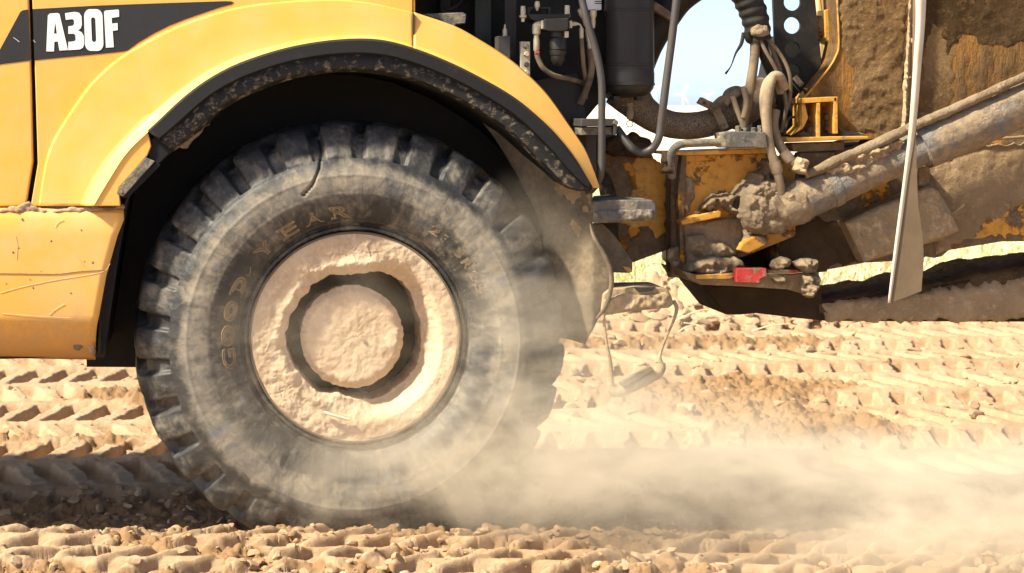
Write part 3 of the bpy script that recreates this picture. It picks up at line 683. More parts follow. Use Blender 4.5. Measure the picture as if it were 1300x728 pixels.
def letters(name, items, rad, hh, ww, bev=.042, inner=True):
    for ch, deg in items:
        V, Fc = [], []
        for sc_ in ((1.0, .52) if inner and ch in 'OD' else (1.0,)):
            co, fc = glyph(ch, ww*sc_*(.3 if ch in 'I.1' else 1), hh*sc_*(.3 if ch == '.' else 1), bev)
            a = radians(deg)-co[:, 0]/rad; rr_ = rad+co[:, 1]-(hh*.35 if ch == '.' else 0)
            off = -.014*ss(.43, .67, rr_)
            v = np.stack([CX+rr_*np.cos(a)+off, sidewall_y(rr_)-.0002-co[:, 2]*.8, CZ+rr_*np.sin(a)-.010*ss(.43, .67, rr_)], 1)
            b0 = sum(len(q) for q in V); V.append(v); Fc += [[i+b0 for i in f_] for f_ in fc]
        mesh_obj(name, np.concatenate(V).tolist(), Fc, m_letter, wheel, True)
m_letter = rubber('lettering_rubber', (.06, .05, .04), (.32, .235, .14), .25, .65, .9, 12)
letters('raised_letter', [('G', 189.2), ('O', 178.6), ('O', 167.4), ('D', 155.8), ('Y', 135.5), ('E', 122.0), ('A', 109.3), ('R', 96.8)], .4760, .050, .082)
letters('raised_letter', [('2', 53.5), ('3', 47.5), ('.', 43.8), ('5', 40), ('R', 34.0), ('2', 28.0), ('5', 22.0)], .502, .036, .040, inner=False)
# winged foot mark between the words, drawn as three raised feather lines and a foot outline
for pts in ([(309, 346), (303, 338), (309, 326), (317, 316), (314, 328), (318, 338), (316, 350), (310, 347)], [(308, 335), (315, 322), (322, 312)], [(311, 338), (318, 326), (323, 318)]):
    tube('wing_mark', [(a_, b_, float(sidewall_y(.47))-.0015) for a_, b_ in pts], .7, m_letter, wheel, 6)
V, Fc = [], []
for k in range(70):      # small rubber nubs left by the mould
    a = rng.uniform(0, 2*pi); rr_ = rng.choice([.445, .452, .53, .545]); s_ = .0028
    c = np.array([CX+rr_*cos(a)-.014*float(ss(.43, .67, rr_)), float(sidewall_y(rr_)), CZ+rr_*sin(a)]); b0 = len(V)
    V += [c+np.array([s_, 0, 0]), c+np.array([0, 0, s_]), c+np.array([-s_, 0, 0]), c+np.array([0, 0, -s_]), c+np.array([0, -.006, 0])]
    Fc += [[b0, b0+1, b0+4], [b0+1, b0+2, b0+4], [b0+2, b0+3, b0+4], [b0+3, b0, b0+4]]
mesh_obj('mould_nubs', V, Fc, m_letter, wheel, True, None, 'stuff')

# ---- unseen body above and behind, shaped for the shade it throws
loft('hood', [[(-400, -14, .0), (524, -14, .0)], [(-400, -40, .06), (524, -40, .06)], [(-400, -62, .3), (524, -62, .3)], [(-400, -56, 1.1), (524, -56, 1.1)]], 4, m_yellow, T, .01)
slab('engine_bay_roof', [(528, -120), (772, -120), (772, -85), (528, -85)], .05, .60, m_black, T, .004)
slab('engine_block', [(121, -30), (500, -30), (700, 200), (700, 400), (640, 440), (300, 300), (121, 440)], .84, 1.1, m_bay, T, 0)
slab('axle_housing', [(330, 330), (560, 330), (560, 520), (330, 520)], .66, .79, m_bay, T, .02)
# ---- engine bay behind the flare
bay = slab('engine_bay_panel', [(500, -95), (773, -95), (773, 112), (768, 122), (744, 151), (743, 232), (700, 190), (640, 110), (500, 40)], .46, .60, m_bay, T, .003)
slab('lower_bay_plate', [(676, 103), (733, 93), (741, 130), (745, 152), (745, 215), (700, 140)], .30, .33, m_black, T, .003)
slab('bay_post', rect(603, -95, 624, 62), .36, .42, m_green, bay, .003)
slab('bay_post', rect(641, -95, 656, 80), .30, .36, m_black, bay, .003)
slab('bay_post', rect(560, -95, 572, 40), .40, .45, m_black, bay, .003)
slab('bay_shelf', [(524, -20), (605, -14), (605, -8), (524, -12)], .25, .44, m_black, bay, .003)
tube('bay_cable', [(560, -20, .35), (563, 5, .33), (570, 12, .33), (585, 2, .35), (590, -20, .36)], 2, m_hose_dark, bay, 8)
slab('step_bracket', [(536, 18), (588, 16), (592, 19), (591, 30), (579, 31), (577, 34), (560, 26)], .06, .20, m_grey, T, .003)
gd_ = slab('switch_box', rect(632, 46, 648, 80), .20, .28, m_dgrey, T, .003)
post('switch_pin', 641, [(31, .8), (36, 1.6), (38, 3), (47, 3)], .24, m_brass, gd_, 10)
vb = slab('valve_plate', rect(661, 53, 673, 98), .20, .235, m_brass, T, .002)
for x_, y_, m_ in ((667.5, 59, m_grey), (668, 69, m_brass), (668, 82, m_dgrey), (667, 93, m_brass)): bolt('plate_bolt', x_, y_, .20, 3.6, m_, vb, .02)
fb = slab('filter_bracket', [(671, 18), (724, 18), (724, 24), (680, 27), (673, 24)], .18, .34, m_black, T, .003)
slab('bracket_hoop', [(671, 9), (699, 9), (699, 19), (696, 19), (696, 11.5), (675, 11.5), (672, 19), (668, 21)], .22, .26, m_black, fb, .001)
for cx_, p_ in ((664, [(8, 3), (10.5, 3), (11, 3.3), (19.5, 3.3), (20, 5), (22, 5), (24, 2.5), (28, 2.4)]), (720, [(7, 3), (8, 3.4), (16, 3.4), (18, 3.6), (20, 4.2), (22, 4.2)]), (682, [(1.5, 1.8), (2.5, 3), (4, 3), (6, 3.6), (7.5, 3.6), (12, 1.8), (14, 1)]), (694, [(20, 3), (23, 3)])):
    post('bracket_bolt', cx_, p_, .20, m_brass, fb, 10)
fh = slab('filter_head', [(691, 24), (722, 23), (722, 37), (716, 40), (697, 40), (691, 38)], .14, .26, m_tank, T, .004)
post('filter_bowl', 708, [(36, 11.5), (47, 12), (49, 10.5), (50, 11), (63, 10.8), (64, 9.6), (65, 11), (70, 10.4), (71, 9.5), (76, 9), (82, 6), (84, 4)], .20, m_tank, fh)
slab('head_plug', rect(717, 40, 722, 48), .15, .17, m_brass, fh, .001)
el = tube('elbow_fitting', [(690, 32, .19), (684, 32, .19), (681, 34, .19), (681, 38, .19), (681, 43, .19)], 5.4, m_brass, T, 10)
post('elbow_nut', 681, [(38, 3.5), (39, 4.6), (43, 4.6), (45, 3.2), (49, 3.4), (51, 3.9), (63, 3.9), (64, 3.3), (65, 3.2)], .19, m_brass, el, 10)
slab('elbow_nut', rect(687.5, 26, 691.5, 37), .16, .22, m_brass, el, .002)
tube('fuel_hose', [(681.5, 64, .19), (683, 74, .19), (690, 87, .19), (703, 96, .20), (720, 100, .24), (735, 104, .28), (743, 108, .33)], 3.4, m_hose, T, 10)
tube('hose_band', [(680.5, 66.5, .188), (683.2, 68, .188)], 3.7, m_red, T, 8)
fr = post('side_fitting', 738.2, [(35, 1.4), (37, 2.7), (49, 2.7), (50, 2.2)], .2, m_brass, T, 10)
tube('fitting_pipe', [(722, 31, .2), (730, 30.5, .2), (735, 31, .2), (737.5, 33.5, .2), (738.2, 37, .2)], [3.6, 2.8, 1.3, 1.2, 1.2], m_brass, fr, 8)
slab('fitting_nut', rect(723, 26.5, 726.5, 36), .18, .22, m_brass, fr, .002)
tube('fuel_hose', [(738.2, 48, .2), (739.5, 66, .2), (741, 85, .22), (744, 105, .27), (744, 125, .3)], 2.7, m_hose, T, 8)
b2_ = post('banjo_fitting', 737, [(11, 2), (13, 5), (20, 5), (23, 3), (26, 2.4), (31, 2.8), (34, 2.2)], .26, m_brass, T, 10, tilt=.3)
post('banjo_sleeve', 745, [(37, 2.6), (50, 2.8), (55, 2.1), (58, 2.8), (64, 2.6)], .24, m_brass, b2_, 10, tilt=.15)
post('banjo_fitting', 753, [(12, 3), (14, 4.5), (20, 4.5), (23, 3), (30, 3), (36, 2.4)], .28, m_brass, T, 10)
tube('fuel_hose', [(748, 62, .24), (751, 78, .24), (750, 95, .24), (745, 112, .26), (737, 132, .28)], 4.3, m_hose, T, 10)
tube('fuel_hose', [(732, 80, .3), (735, 90, .3), (739, 101, .31), (741, 112, .31)], 1.6, m_hose_dark, T, 8)
lb = slab('white_canister', rect(742, -30, 764, 13), .34, .40, m_white, T, .003)
for yy_ in (1.5, 4): slab('canister_print', rect(755, yy_, 764, yy_+1.1), .3385, .341, m_decal, lb, 0)
tube('hand_rail', [(734, -30, .03), (738, -5, .03), (745, 25, .02), (754, 55, .02), (761, 85, .02), (764, 110, .02), (764, 150, .02), (764, 195, .02), (763, 218, .02), (759, 231, .03), (752, 240, .05), (744, 247, .08)], 4.7, m_dgrey, T, 14)
# ---- black tank and what hangs round it
tank = post('reservoir_tank', 798.5, [(-70, 31), (12, 31), (12.6, 32), (14.5, 32), (15, 31.2), (81, 31.2), (81.6, 32), (83.5, 32), (84, 31.2), (92, 31.2), (92.6, 31.6), (105.5, 31.6), (106, 32.3), (108.5, 32.3), (109, 31.2), (113, 30), (118, 26.5), (121.5, 21), (123.5, 13), (124, 3)], .32, m_tank, T, 56)
for x_ in (783, 812): slab('tank_plug', rect(x_-4, 122, x_+4, 128), .28, .33, m_black, tank, .003)
tube('big_air_hose', [(780, 128, .52), (800, 95, .52), (818, 55, .52), (838, 22, .50), (862, -8, .48), (900, -30, .46), (935, -22, .42), (952, -2, .40)], [26, 25, 24, 24, 24, 24, 21, 19], m_hose_dark, T, 22)
slab('air_hose_band', [(832, 2), (862, 22), (857, 30), (828, 12)], .38, .5, m_hose, T, .004)
tube('braided_hose', [(790, 112, .42), (803, 126, .42), (815, 139, .42), (832, 151, .41), (853, 158.5, .40), (876, 160, .40), (898, 157, .40), (918, 150, .40), (938, 140, .42)], [27, 24, 20, 18, 17.3, 17.2, 17.2, 17.4, 17.4], m_braid, T, 26, ribs=(2.6, .012))
slab('hose_clamp', [(903, 139), (912, 133), (922, 152), (926, 162), (918, 167), (911, 155)], .325, .36, m_hose_pale, T, .002)
hb = slab('clamp_tab', [(886, 131), (891, 123.5), (911, 133), (916, 139), (910, 143), (902, 139)], .30, .33, m_hose, T, .002)
tube('tab_ear', [(916, 158, .31), (920, 163, .31), (924, 160, .31)], 2.4, m_hose, hb, 7)
bolt('tab_bolt', 894, 131, .30, 2, m_beam_dark, hb, .005, 10)
tube('coupling_sleeve', [(926, 147, .42), (945, 137, .44), (972, 118, .5)], [20, 22, 22], m_hose, T, 22)
for pts, r_, m_ in (([(920, 132, .30), (930, 122, .3), (940, 116, .3), (955, 112, .35)], 5, m_hose), ([(921, 128, .34), (925, 119, .36), (936, 115, .36), (946, 121, .36)], 6, m_hose), ([(930, 122, .28), (936, 140, .28), (943, 158, .28)], 3.5, m_hose_pale), ([(944, 112, .27), (948, 130, .27), (944, 150, .27)], 4, m_hose), ([(905, 137, .3), (915, 127, .3), (925, 125, .3)], 4.5, m_hose)):
    tube('hydraulic_hose', pts, r_, m_, T, 10)
clip = post('drain_valve', 799.5, [(131, 5), (134, 5), (135, 3.5), (138, 3.8), (144, 5.2), (148, 4.8), (150, 4), (151, 4), (153, .7), (154, .7)], .36, m_hose_pale, T, 12)
ringp = [(799.5+4*cos(a_), 157.5+4*sin(a_), .36) for a_ in np.linspace(0, 2*pi, 16)]
tube('pull_ring', ringp, .6, m_hose_pale, clip, 6, 3)
tube('rear_hand_rail', [(864, -40, .05), (859, 0, .05), (853, 50, .05), (847, 95, .05), (842, 135, .05), (839, 160, .06), (836, 176, .06), (829, 188, .07), (818, 193.5, .08), (808, 192, .09), (800, 186, .10), (791, 174, .12), (783, 163, .14)], 5.1, m_dgrey, T, 14)
rb = slab('rail_bracket', [(738, 151), (781, 151), (784, 154), (783, 171), (779, 172), (779, 160), (738, 161)], .10, .28, m_dgrey, T, .003)
slab('rail_bracket_lower', [(738, 162), (779, 161), (779, 171), (738, 172)], .13, .30, m_grey, rb, .003)
bolt('bracket_bolt', 781, 156, .10, 3.4, m_grey, rb, .02)
slab('bay_side_plate', [(738, 172), (757, 172), (757, 215), (748, 214), (742, 200)], .32, .36, m_dgrey, T, .003)
# ---- front chassis and pivot
chs = slab('front_chassis', [(757, 172), (790, 172), (828, 196), (832, 206), (837, 215), (846, 222), (846, 318), (803, 334), (795, 322), (784, 300), (785, 262), (780, 240), (776, 228), (770, 219), (757, 206)], .52, .85, m_orange_heavy, T, .006)
relief('chassis_paint', [(810, 202), (832, 203), (838, 217), (846, 223), (846, 292), (834, 300), (822, 288), (806, 292), (790, 284), (788, 268), (796, 250), (806, 240), (804, 222)], .518, .006, m_orange_clean, chs, 1.3, 4, .6, .06, .3, rag=7, seed=13)
relief('chassis_mud', [(766, 178), (780, 172), (797, 173), (801, 167), (808, 168), (812, 173), (826, 177), (831, 186), (829, 196), (812, 200), (780, 199), (764, 192)], .50, .05, m_beam_dark, chs, 1.5, 8, seed=12, rag=2)
slab('chassis_plate', [(766, 252), (785, 250), (785, 256), (766, 256)], .30, .5, m_grey, chs, .003)
slab('chassis_plate', [(766, 282), (785, 281), (784, 290), (768, 290)], .30, .5, m_beam_dark, chs, .003)
bolt('pivot_bolt', 768, 232, .45, 5.5, m_black, chs, .03)
piv = post('pivot_column', 856, [(222, 10.5), (345, 10.5), (352, 8)], .46, m_orange_heavy, T, 24)
tube('pivot_seam', [(848.5, 222, .425), (849, 260, .425), (849, 300, .425), (849, 345, .43)], 1.8, m_beam_dark, piv, 8)
relief('pivot_mud', [(846, 318), (866, 310), (872, 340), (876, 352), (870, 352), (862, 345), (853, 340), (846, 328)], .40, .03, m_mud, piv, 1.5, 6, seed=14, rag=2)
tube('steel_pipe', [(916, 181, .26), (895, 181.5, .26), (872, 182.5, .26), (861, 185, .26), (854, 192, .27), (851.5, 202, .28), (852.5, 215, .30), (853, 224, .33)], 5.2, m_grey, T, 14)
for x_, y_ in ((845, 204), (847.5, 216)):
    tube('pipe_clamp', [(x_-5, y_, .3), (x_, y_, .29), (x_+6, y_, .29)], [3.5, 4.6, 4.8], m_beam_dark, T, 10)
# ---- rear frame
vbk = slab('valve_block', [(918, 169), (931, 167), (972, 168), (975, 188), (920, 188)], .20, .34, m_grey, T, .004)
for x_, y0_ in ((937, 163), (946.5, 165.5), (957, 165), (965, 162.5)): post('block_fitting', x_, [(y0_-3, 2.6), (y0_-2.5, 3.6), (y0_+2, 3.6), (y0_+2.2, 4.4), (y0_+6, 4.4)], .26, m_grey, vbk, 8)
for y_ in (176.5, 184): tube('block_fitting', [(911, y_, .26), (919, y_, .26)], 3.8, m_hose_pale, vbk, 8)
rf = slab('rear_frame', [(867, 197), (980, 195), (1010, 205), (1010, 300), (945, 326), (875, 345), (868, 338), (866, 240)], .38, .75, m_orange, T, .005)
slab('frame_top_flange', [(840, 193), (868, 193), (940, 190), (976, 188.5), (976, 195), (868, 197.5), (840, 196)], .34, .6, m_orange_clean, rf, .003)
slab('flange_pad', [(922, 190), (930, 186.5), (958, 186), (963, 189)], .29, .33, m_orange_clean, rf, .003)
slab('frame_edge', [(866, 197), (872, 198), (868, 300), (870, 338), (864, 330), (861, 240)], .36, .42, m_orange_heavy, rf, .003)
relief('frame_mud', [(879, 268), (890, 262), (893, 256), (905, 246), (918, 244), (928, 246), (934, 238), (944, 228), (952, 216), (966, 214), (967, 204), (980, 200), (990, 215), (1000, 232), (1008, 238), (1012, 262), (1003, 284), (985, 290), (962, 289), (948, 282), (930, 274), (915, 264), (896, 268)], .365, .12, m_mud, rf, 1.4, 7, .6, .06, .5, rag=4, seed=21, kind='stuff')
relief('frame_mud', [(940, 246), (965, 228), (990, 228), (1022, 246), (1020, 266), (1003, 288), (988, 300), (965, 298), (948, 294), (936, 276)], .29, .075, m_mud, rf, 1.4, 12, .7, .05, .35, rag=4, seed=24, kind='stuff')
relief('frame_mud', [(870, 225), (880, 228), (884, 250), (876, 262), (872, 275), (866, 260)], .372, .02, m_mud, rf, 1.4, 6, .5, .1, .5, rag=3, seed=25, kind='stuff')
lipf = slab('frame_lip', [(864, 281), (884, 274), (912, 267.5), (916, 269), (915, 276), (892, 281), (866, 286)], .30, .38, m_orange, rf, .004)
relief('cavity_mud', [(868, 285), (915, 277), (940, 277), (948, 284), (947, 300), (940, 318), (925, 324), (895, 326), (872, 336)], .36, .03, m_mud, rf, 1.6, 8, .3, .035, .6, seed=31, kind='stuff')
relief('cavity_mud', [(932, 270), (948, 276), (958, 290), (955, 310), (945, 318), (937, 316), (944, 300), (944, 286)], .34, .09, m_mud, rf, 1.5, 7, .6, .06, .5, seed=33, rag=2, kind='stuff')
relief('cavity_mud', [(868, 300), (885, 296), (905, 306), (925, 312), (934, 322), (915, 328), (890, 330), (872, 340)], .35, .06, m_mud, rf, 1.5, 9, .6, .06, .5, rag=3, seed=35, kind='stuff')
relief('mud_heap', [(866, 344), (872, 334), (884, 327), (905, 324), (928, 326), (941, 330), (943, 337), (932, 345), (905, 350), (886, 349)], .33, .11, m_mud, rf, 1.4, 10, .75, .06, .4, rag=2, seed=41, kind='stuff')
slab('frame_tab', [(938, 318), (943, 309), (956, 301), (968, 300), (976, 306), (972, 312), (950, 322)], .26, .31, m_orange, rf, .005)
slab('shadowed_recess', [(938, 316), (1050, 290), (1050, 345), (1000, 350), (950, 345), (940, 338)], .60, .66, m_beam_dark, rf, 0)  # dark slab colours in the shade of this recess
sill = slab('frame_sill', [(867, 344), (884, 349), (930, 347), (1005, 349), (1040, 345), (1042, 366), (1022, 374), (1000, 368), (940, 364), (890, 362), (874, 354)], .24, .62, m_beam, T, .006)
slab('sill_strip', [(884, 349.5), (928, 348), (932, 352), (925, 354.5), (884, 354.5)], .225, .26, m_orange_clean, sill, .002)
slab('sill_rail', [(925, 343), (1040, 340), (1040, 348), (925, 350)], .30, .34, m_beam_dark, sill, .002)
slab('rail_red_end', [(975, 343), (1012, 343), (1018, 347), (976, 349)], .29, .31, m_red, sill, .002)
slab('red_reflector', [(935, 341), (973, 341), (974, 351), (966, 354), (964, 360), (935, 359)], .195, .25, m_red, sill, .003)
for pts, sd in (([(975, 338), (980, 331), (992, 326), (1003, 330), (1002, 338), (988, 344), (980, 342)], 3), ([(1006, 332), (1018, 327), (1036, 330), (1040, 340), (1032, 348), (1018, 345), (1008, 340)], 5), ([(1014, 350), (1026, 346), (1038, 350), (1040, 366), (1030, 377), (1020, 376), (1014, 366)], 7), ([(978, 352), (990, 349), (998, 354), (994, 361), (982, 361)], 9)):
    relief('mud_clod', pts, .25, .07, m_mud, sill, 1.2, 8, .8, .09, .5, seed=sd, rag=2)
# lower drawbar under the frame
lowb = slab('lower_frame_beam', [(891, 362), (1042, 368), (1045, 384), (1150, 370), (1260, 351), (1420, 331), (1420, 409.5), (1050, 408), (1010, 404), (960, 398), (940, 400), (922, 400)], .58, 1.0, m_beam_dark, T, .008)
relief('beam_mud', [(1048, 386), (1090, 380), (1130, 374), (1200, 366), (1262, 357), (1310, 350), (1420, 336), (1420, 408), (1050, 407), (1040, 396)], .578, .04, m_mud_light, lowb, 2.2, 10, .5, .02, .35, seed=51, rag=5, kind='stuff')
gy, gx = np.meshgrid(np.linspace(0, 1, 60), np.linspace(1040, 1425, 260), indexing='ij')
edge_y = np.interp(gx, [1040, 1130, 1200, 1225, 1245, 1300, 1425], [384, 371, 361, 357, 348, 341, 326])
kk = PL(.57); bxx = (gx-VX)*kk; bzz = H-(edge_y-VY)*kk; byy = .565+.44*gy
bzz = bzz-.05*np.exp(-gy/.03)+.016*fbm(bxx*7, byy*7, 3, 5)+.012*ss(.6, 1, gy)*(1+perlin(bxx*9, byy*3, 2))
ix = np.arange(60*260).reshape(60, 260)
mesh_obj('beam_top_mud', np.stack([bxx.ravel(), byy.ravel(), bzz.ravel()], 1), np.stack([ix[:-1, :-1].ravel(), ix[:-1, 1:].ravel(), ix[1:, 1:].ravel(), ix[1:, :-1].ravel()], 1), m_mudtop, lowb, True, None, 'stuff')
# rear frame side wall behind the cylinder
sw = slab('rear_side_wall', [(990, 290), (1010, 235), (1060, 190), (1420, 120), (1420, 306), (1272, 307), (1205, 318), (1196, 326), (1186, 328), (1176, 326), (1170, 330), (1098, 334), (1045, 344), (1000, 352), (985, 330)], .42, .85, m_orange_heavy, T, .006)
relief('side_wall_mud', [(1170, 216), (1230, 190), (1300, 178), (1420, 172), (1420, 262), (1290, 262), (1262, 280), (1238, 302), (1205, 316), (1190, 318), (1196, 260)], .418, .022, m_beam, sw, 2.0, 12, .4, .03, .4, seed=61, rag=8, kind='stuff')
relief('side_wall_mud', [(985, 300), (1000, 285), (1040, 275), (1075, 285), (1090, 330), (1045, 343), (1010, 345), (990, 335)], .418, .02, m_beam_dark, sw, 2.0, 10, .4, .05, .5, seed=63, rag=6, kind='stuff')
tube('wall_seam', [(1190, 181, .40), (1240, 178, .40), (1330, 172, .40)], 2, m_beam, sw, 8)
relief('wall_paint', [(1232, 300), (1244, 286), (1262, 276), (1280, 268), (1310, 262), (1420, 262), (1420, 300), (1290, 300), (1262, 303)], .417, .006, m_orange, sw, 1.6, 5, .6, .05, .4, rag=8, seed=65)
slab('wall_lug', [(1166, 214), (1181, 210), (1181, 240), (1166, 236)], .34, .43, m_beam, sw, .004)
slab('cover_plate', [(1072, 282), (1110, 264), (1182, 234), (1192, 240), (1206, 264), (1219, 294), (1190, 306), (1098, 334), (1086, 312)], .32, .42, m_beam, T, .006)
relief('cover_mud', [(1073, 283), (1110, 266), (1181, 236), (1191, 242), (1205, 265), (1217, 293), (1190, 304), (1099, 332), (1087, 311)], .318, .035, m_mud_light, T, 1.5, 9, .6, .045, .4, seed=71, kind='stuff')
tube('stick', [(1208, 272, .33), (1216, 266, .32), (1224, 259, .31)], [1.5, 2, 2.2], m_mud_light, T, 7)
# ---- body plate, gusset and box bracket
gus = [(1060, -90), (1063, 0), (1065, 55), (1061, 72), (1053, 86), (1040, 102), (1028, 117), (1019, 126)]
body = slab('dump_body_plate', [(x, y) for x, y in gus]+[(1020, 131), (1061, 131), (1061, 178), (1420, 178), (1420, -90)], .44, .62, m_body, T, .004)
relief('body_smear', [(1180, 20), (1205, 40), (1212, 90), (1200, 150), (1172, 164), (1170, 90)], .4395, .004, m_bodymud, body, 2.2, 14, .3, .03, .6, seed=88, rag=7, kind='stuff')
tube('plate_edge_light', [(x, y, .438) for x, y in gus], 1.3, m_orange_clean, body, 8)  # orange bead draws the lit rim of the gusset
slab('dump_body_bulk', [(1300, -400), (1500, -400), (1500, 160), (1300, 160)], .63, 2.2, m_body, T, .004)  # unseen rest of the dump body, put in for its shade
relief('body_mud', [(1073, -20), (1100, -10), (1120, 10), (1150, 4), (1149, 40), (1146, 80), (1148, 168), (1090, 172), (1078, 130), (1085, 90), (1072, 60), (1068, 30)], .439, .010, m_bodymud, body, 1.7, 10, .3, .05, .7, seed=81, rag=7, kind='stuff')
relief('body_mud', [(1168, -30), (1250, -40), (1330, -30), (1330, 60), (1250, 60), (1225, 40), (1205, 70), (1190, 30), (1172, 60)], .439, .007, m_bodydark, body, 2.2, 14, .3, .04, .6, seed=83, rag=8, kind='stuff')
relief('seam_mud', [(1154, -40), (1162, -40), (1161, 30), (1158, 70), (1156, 120), (1154, 166), (1144, 166), (1147, 110), (1150, 60), (1153, 20)], .43, .035, m_mud_light, body, 1.3, 4, .6, .12, .6, seed=85, rag=1.5)
slab('body_seam_strip', [(1160, -40), (1165, -40), (1156, 166), (1150, 166)], .40, .44, m_beam_dark, body, .002)
bb = slab('box_bracket', [(1018, 125), (1062, 123), (1063, 129), (1018, 131.5)], .30, .44, m_orange_clean, T, .002)
slab('bracket_rib', [(1018, 131.5), (1022, 131.5), (1026, 150), (1020, 163), (1006, 172), (1018, 160)], .32, .44, m_orange_clean, bb, .002)
slab('bracket_rib', rect(1037, 131, 1041.5, 176), .30, .43, m_orange_clean, bb, .002)
slab('bracket_rib', [(1058.5, 124), (1063.5, 123), (1064, 170), (1059, 170)], .30, .43, m_orange_clean, bb, .002)
slab('bracket_back', [(1018, 130), (1062, 130), (1062, 176), (1005, 176), (1018, 160)], .40, .46, m_orange_heavy, bb, .002)
slab('bracket_base', [(998, 175), (1020, 174.5), (1060, 173.5), (1102, 173), (1104, 177), (1060, 178.5), (1000, 181)], .28, .48, m_orange_clean, bb, .003)
for x_, y_ in ((1028, 150), (1028, 165), (1050, 149), (1050, 163)): bolt('bracket_bolt', x_, y_, .40, 5.6, m_beam, bb, .03)
relief('bracket_mud', [(1007, 173), (1016, 166), (1030, 168), (1038, 174), (1020, 176)], .39, .04, m_mud, bb, 1.3, 5, seed=3, rag=2)
relief('bracket_mud', [(1063, 158), (1072, 166), (1090, 168), (1100, 173), (1063, 174)], .42, .05, m_mud, bb, 1.3, 5, seed=4, rag=2)
ub = slab('pad_block', [(1005, 182), (1072, 180), (1072, 191), (1007, 193)], .36, .46, m_beam, T, .005)
slab('pad_lower', [(1014, 194), (1060, 193), (1060, 215), (1016, 218)], .40, .46, m_beam, ub, .004)
slab('white_wear_strip', [(1072, 178.5), (1092, 177.5), (1090, 180.5), (1071, 181.5)], .42, .5, m_edge_light_white, ub, .001)
# ---- hydraulic cylinder
cyl = tube('hydraulic_cylinder', [(1168, 188.5, .26), (1172, 187, .26), (1180, 183.5, .26), (1300, 131.5, .26), (1420, 80, .26)], [23, 27, 28.5, 29, 30], m_cylinder, T, 40, lump=.02)
tube('piston_rod', [(992, 266, .26), (1010, 258, .26), (1056, 238, .26), (1110, 214.5, .26), (1175, 186, .26)], [25, 25.5, 24, 22, 22], m_cylinder, cyl, 40, lump=.012)
tube('rod_collar', [(1051, 240, .26), (1057, 237.5, .26), (1062, 235.5, .26)], [25.6, 26, 25.4], m_cylinder, cyl, 40)
tube('mud_crust', [(985, 268, .27), (1000, 262, .265), (1018, 254, .265), (1028, 250, .265)], [20, 26.5, 27, 24.5], m_mud, cyl, 40, lump=.14)
relief('rod_mud', [(1048, 216), (1062, 207), (1085, 197), (1112, 186), (1140, 176), (1148, 180), (1140, 190), (1122, 200), (1104, 210), (1092, 222), (1078, 222), (1064, 224), (1054, 226)], .215, .05, m_mud_light, cyl, 1.4, 6, .5, .07, .6, seed=91, rag=3, kind='stuff')
tube('cylinder_hose', [(1022, 222, .22), (1038, 216, .21), (1052, 209, .20), (1075, 199, .20), (1110, 184, .20), (1150, 165, .20), (1200, 143, .20), (1300, 98, .20), (1420, 44, .20)], [6, 6, 6.5, 6.5, 6.8, 6.5, 6, 6, 6], m_mud, T, 16, lump=.16)
hbk = relief('hose_block', [(1007, 204), (1012, 199), (1023, 202), (1025, 206), (1020, 222), (1012, 221), (1005, 216)], .22, .06, m_mud_light, T, 1.2, 4, .9, .08, .3, seed=93)
# ---- plate with round holes and what is round it
holes = curve_shape('perforated_plate', [[(979, -60), (1030, -60), (1035, 0), (1043, 90), (1047, 108), (1030, 124), (1016, 132), (1004, 140), (990, 128), (984, 60)], circle_px(1006, 3, 10.8), circle_px(1006, 32.5, 10.6), circle_px(1006.3, 63, 10), circle_px(1007, 91, 9.6)], .56, .02, m_hose_dark, T)
slab('plate_backing', [(984, 46), (1040, 48), (1046, 112), (1010, 150), (960, 172), (950, 120), (975, 95)], .66, .80, m_bay, holes, 0)
stub = tube('pin_stub', [(1034, 34, .62), (1052, 34, .62)], 14, m_orange_heavy, T, 20)
slab('pin_flange', [(1047, 13), (1063, 10), (1063, 57), (1052, 53), (1048, 48)], .56, .7, m_orange_clean, T, .003)
slab('sun_paled_plate', [(1036, -60), (1064, -60), (1064, 74), (1050, 92), (1043, 100), (1040, 40)], .85, .9, m_sunlit_yellow, T, .003)  # sunlight on this plate is put into its pale colour
tube('plate_rod', [(1036, -30, .75), (1042, 10, .75), (1047, 55, .75), (1045, 95, .75)], 1.5, m_orange_clean, T, 8)
tube('grease_pin', [(1009, 98, .5), (1014, 104, .49), (1017.5, 108, .48)], 3.8, m_hose_pale, T, 10)
tube('brake_line', [(1016, 107, .5), (1023, 117, .48), (1030, 128, .46)], 1.5, m_hose_dark, T, 7)
tube('brake_line', [(1005, 104, .5), (1016, 118, .48), (1026, 130, .46)], 1.3, m_hose_dark, T, 7)
slab('orange_gusset', [(1013, 125), (1019, 117), (1022, 121), (1020, 128)], .46, .5, m_orange_clean, T, .001)
slab('orange_gusset', [(1020, 112), (1026, 112), (1024, 117)], .48, .5, m_orange_clean, T, .001)
# ---- hoses between cab and rear frame
tube('wrapped_harness', [(930, -45, .36), (943, -15, .36), (954, 10, .36), (960, 30, .36), (964, 52, .36)], [20, 19, 17.5, 16.5, 15], m_hose_dark, T, 24, ribs=(13, .045))
tube('harness_cuff', [(949, 40, .33), (951, 50, .34), (956, 56, .36)], [4, 5, 2], m_hose_dark, T, 10)
relief('harness_dirt', [(952, 38), (962, 29), (974, 34), (978, 44), (968, 48), (955, 46)], .32, .03, m_mud, T, 1.3, 6, seed=6, rag=2)
tube('cable_tie', [(944, 42, .34), (941, 56, .33), (934, 68, .33), (928, 84, .33), (921, 94, .33)], [2.6, 2.4, 1.4, .8, 1.6], m_hose_dark, T, 6)
tube('hydraulic_hose', [(958, 44, .35), (958, 70, .34), (954, 100, .32), (949, 130, .30), (945, 150, .29), (943, 166, .28)], [6, 6, 6.3, 6.3, 5.6, 4.5], m_hose, T, 14)
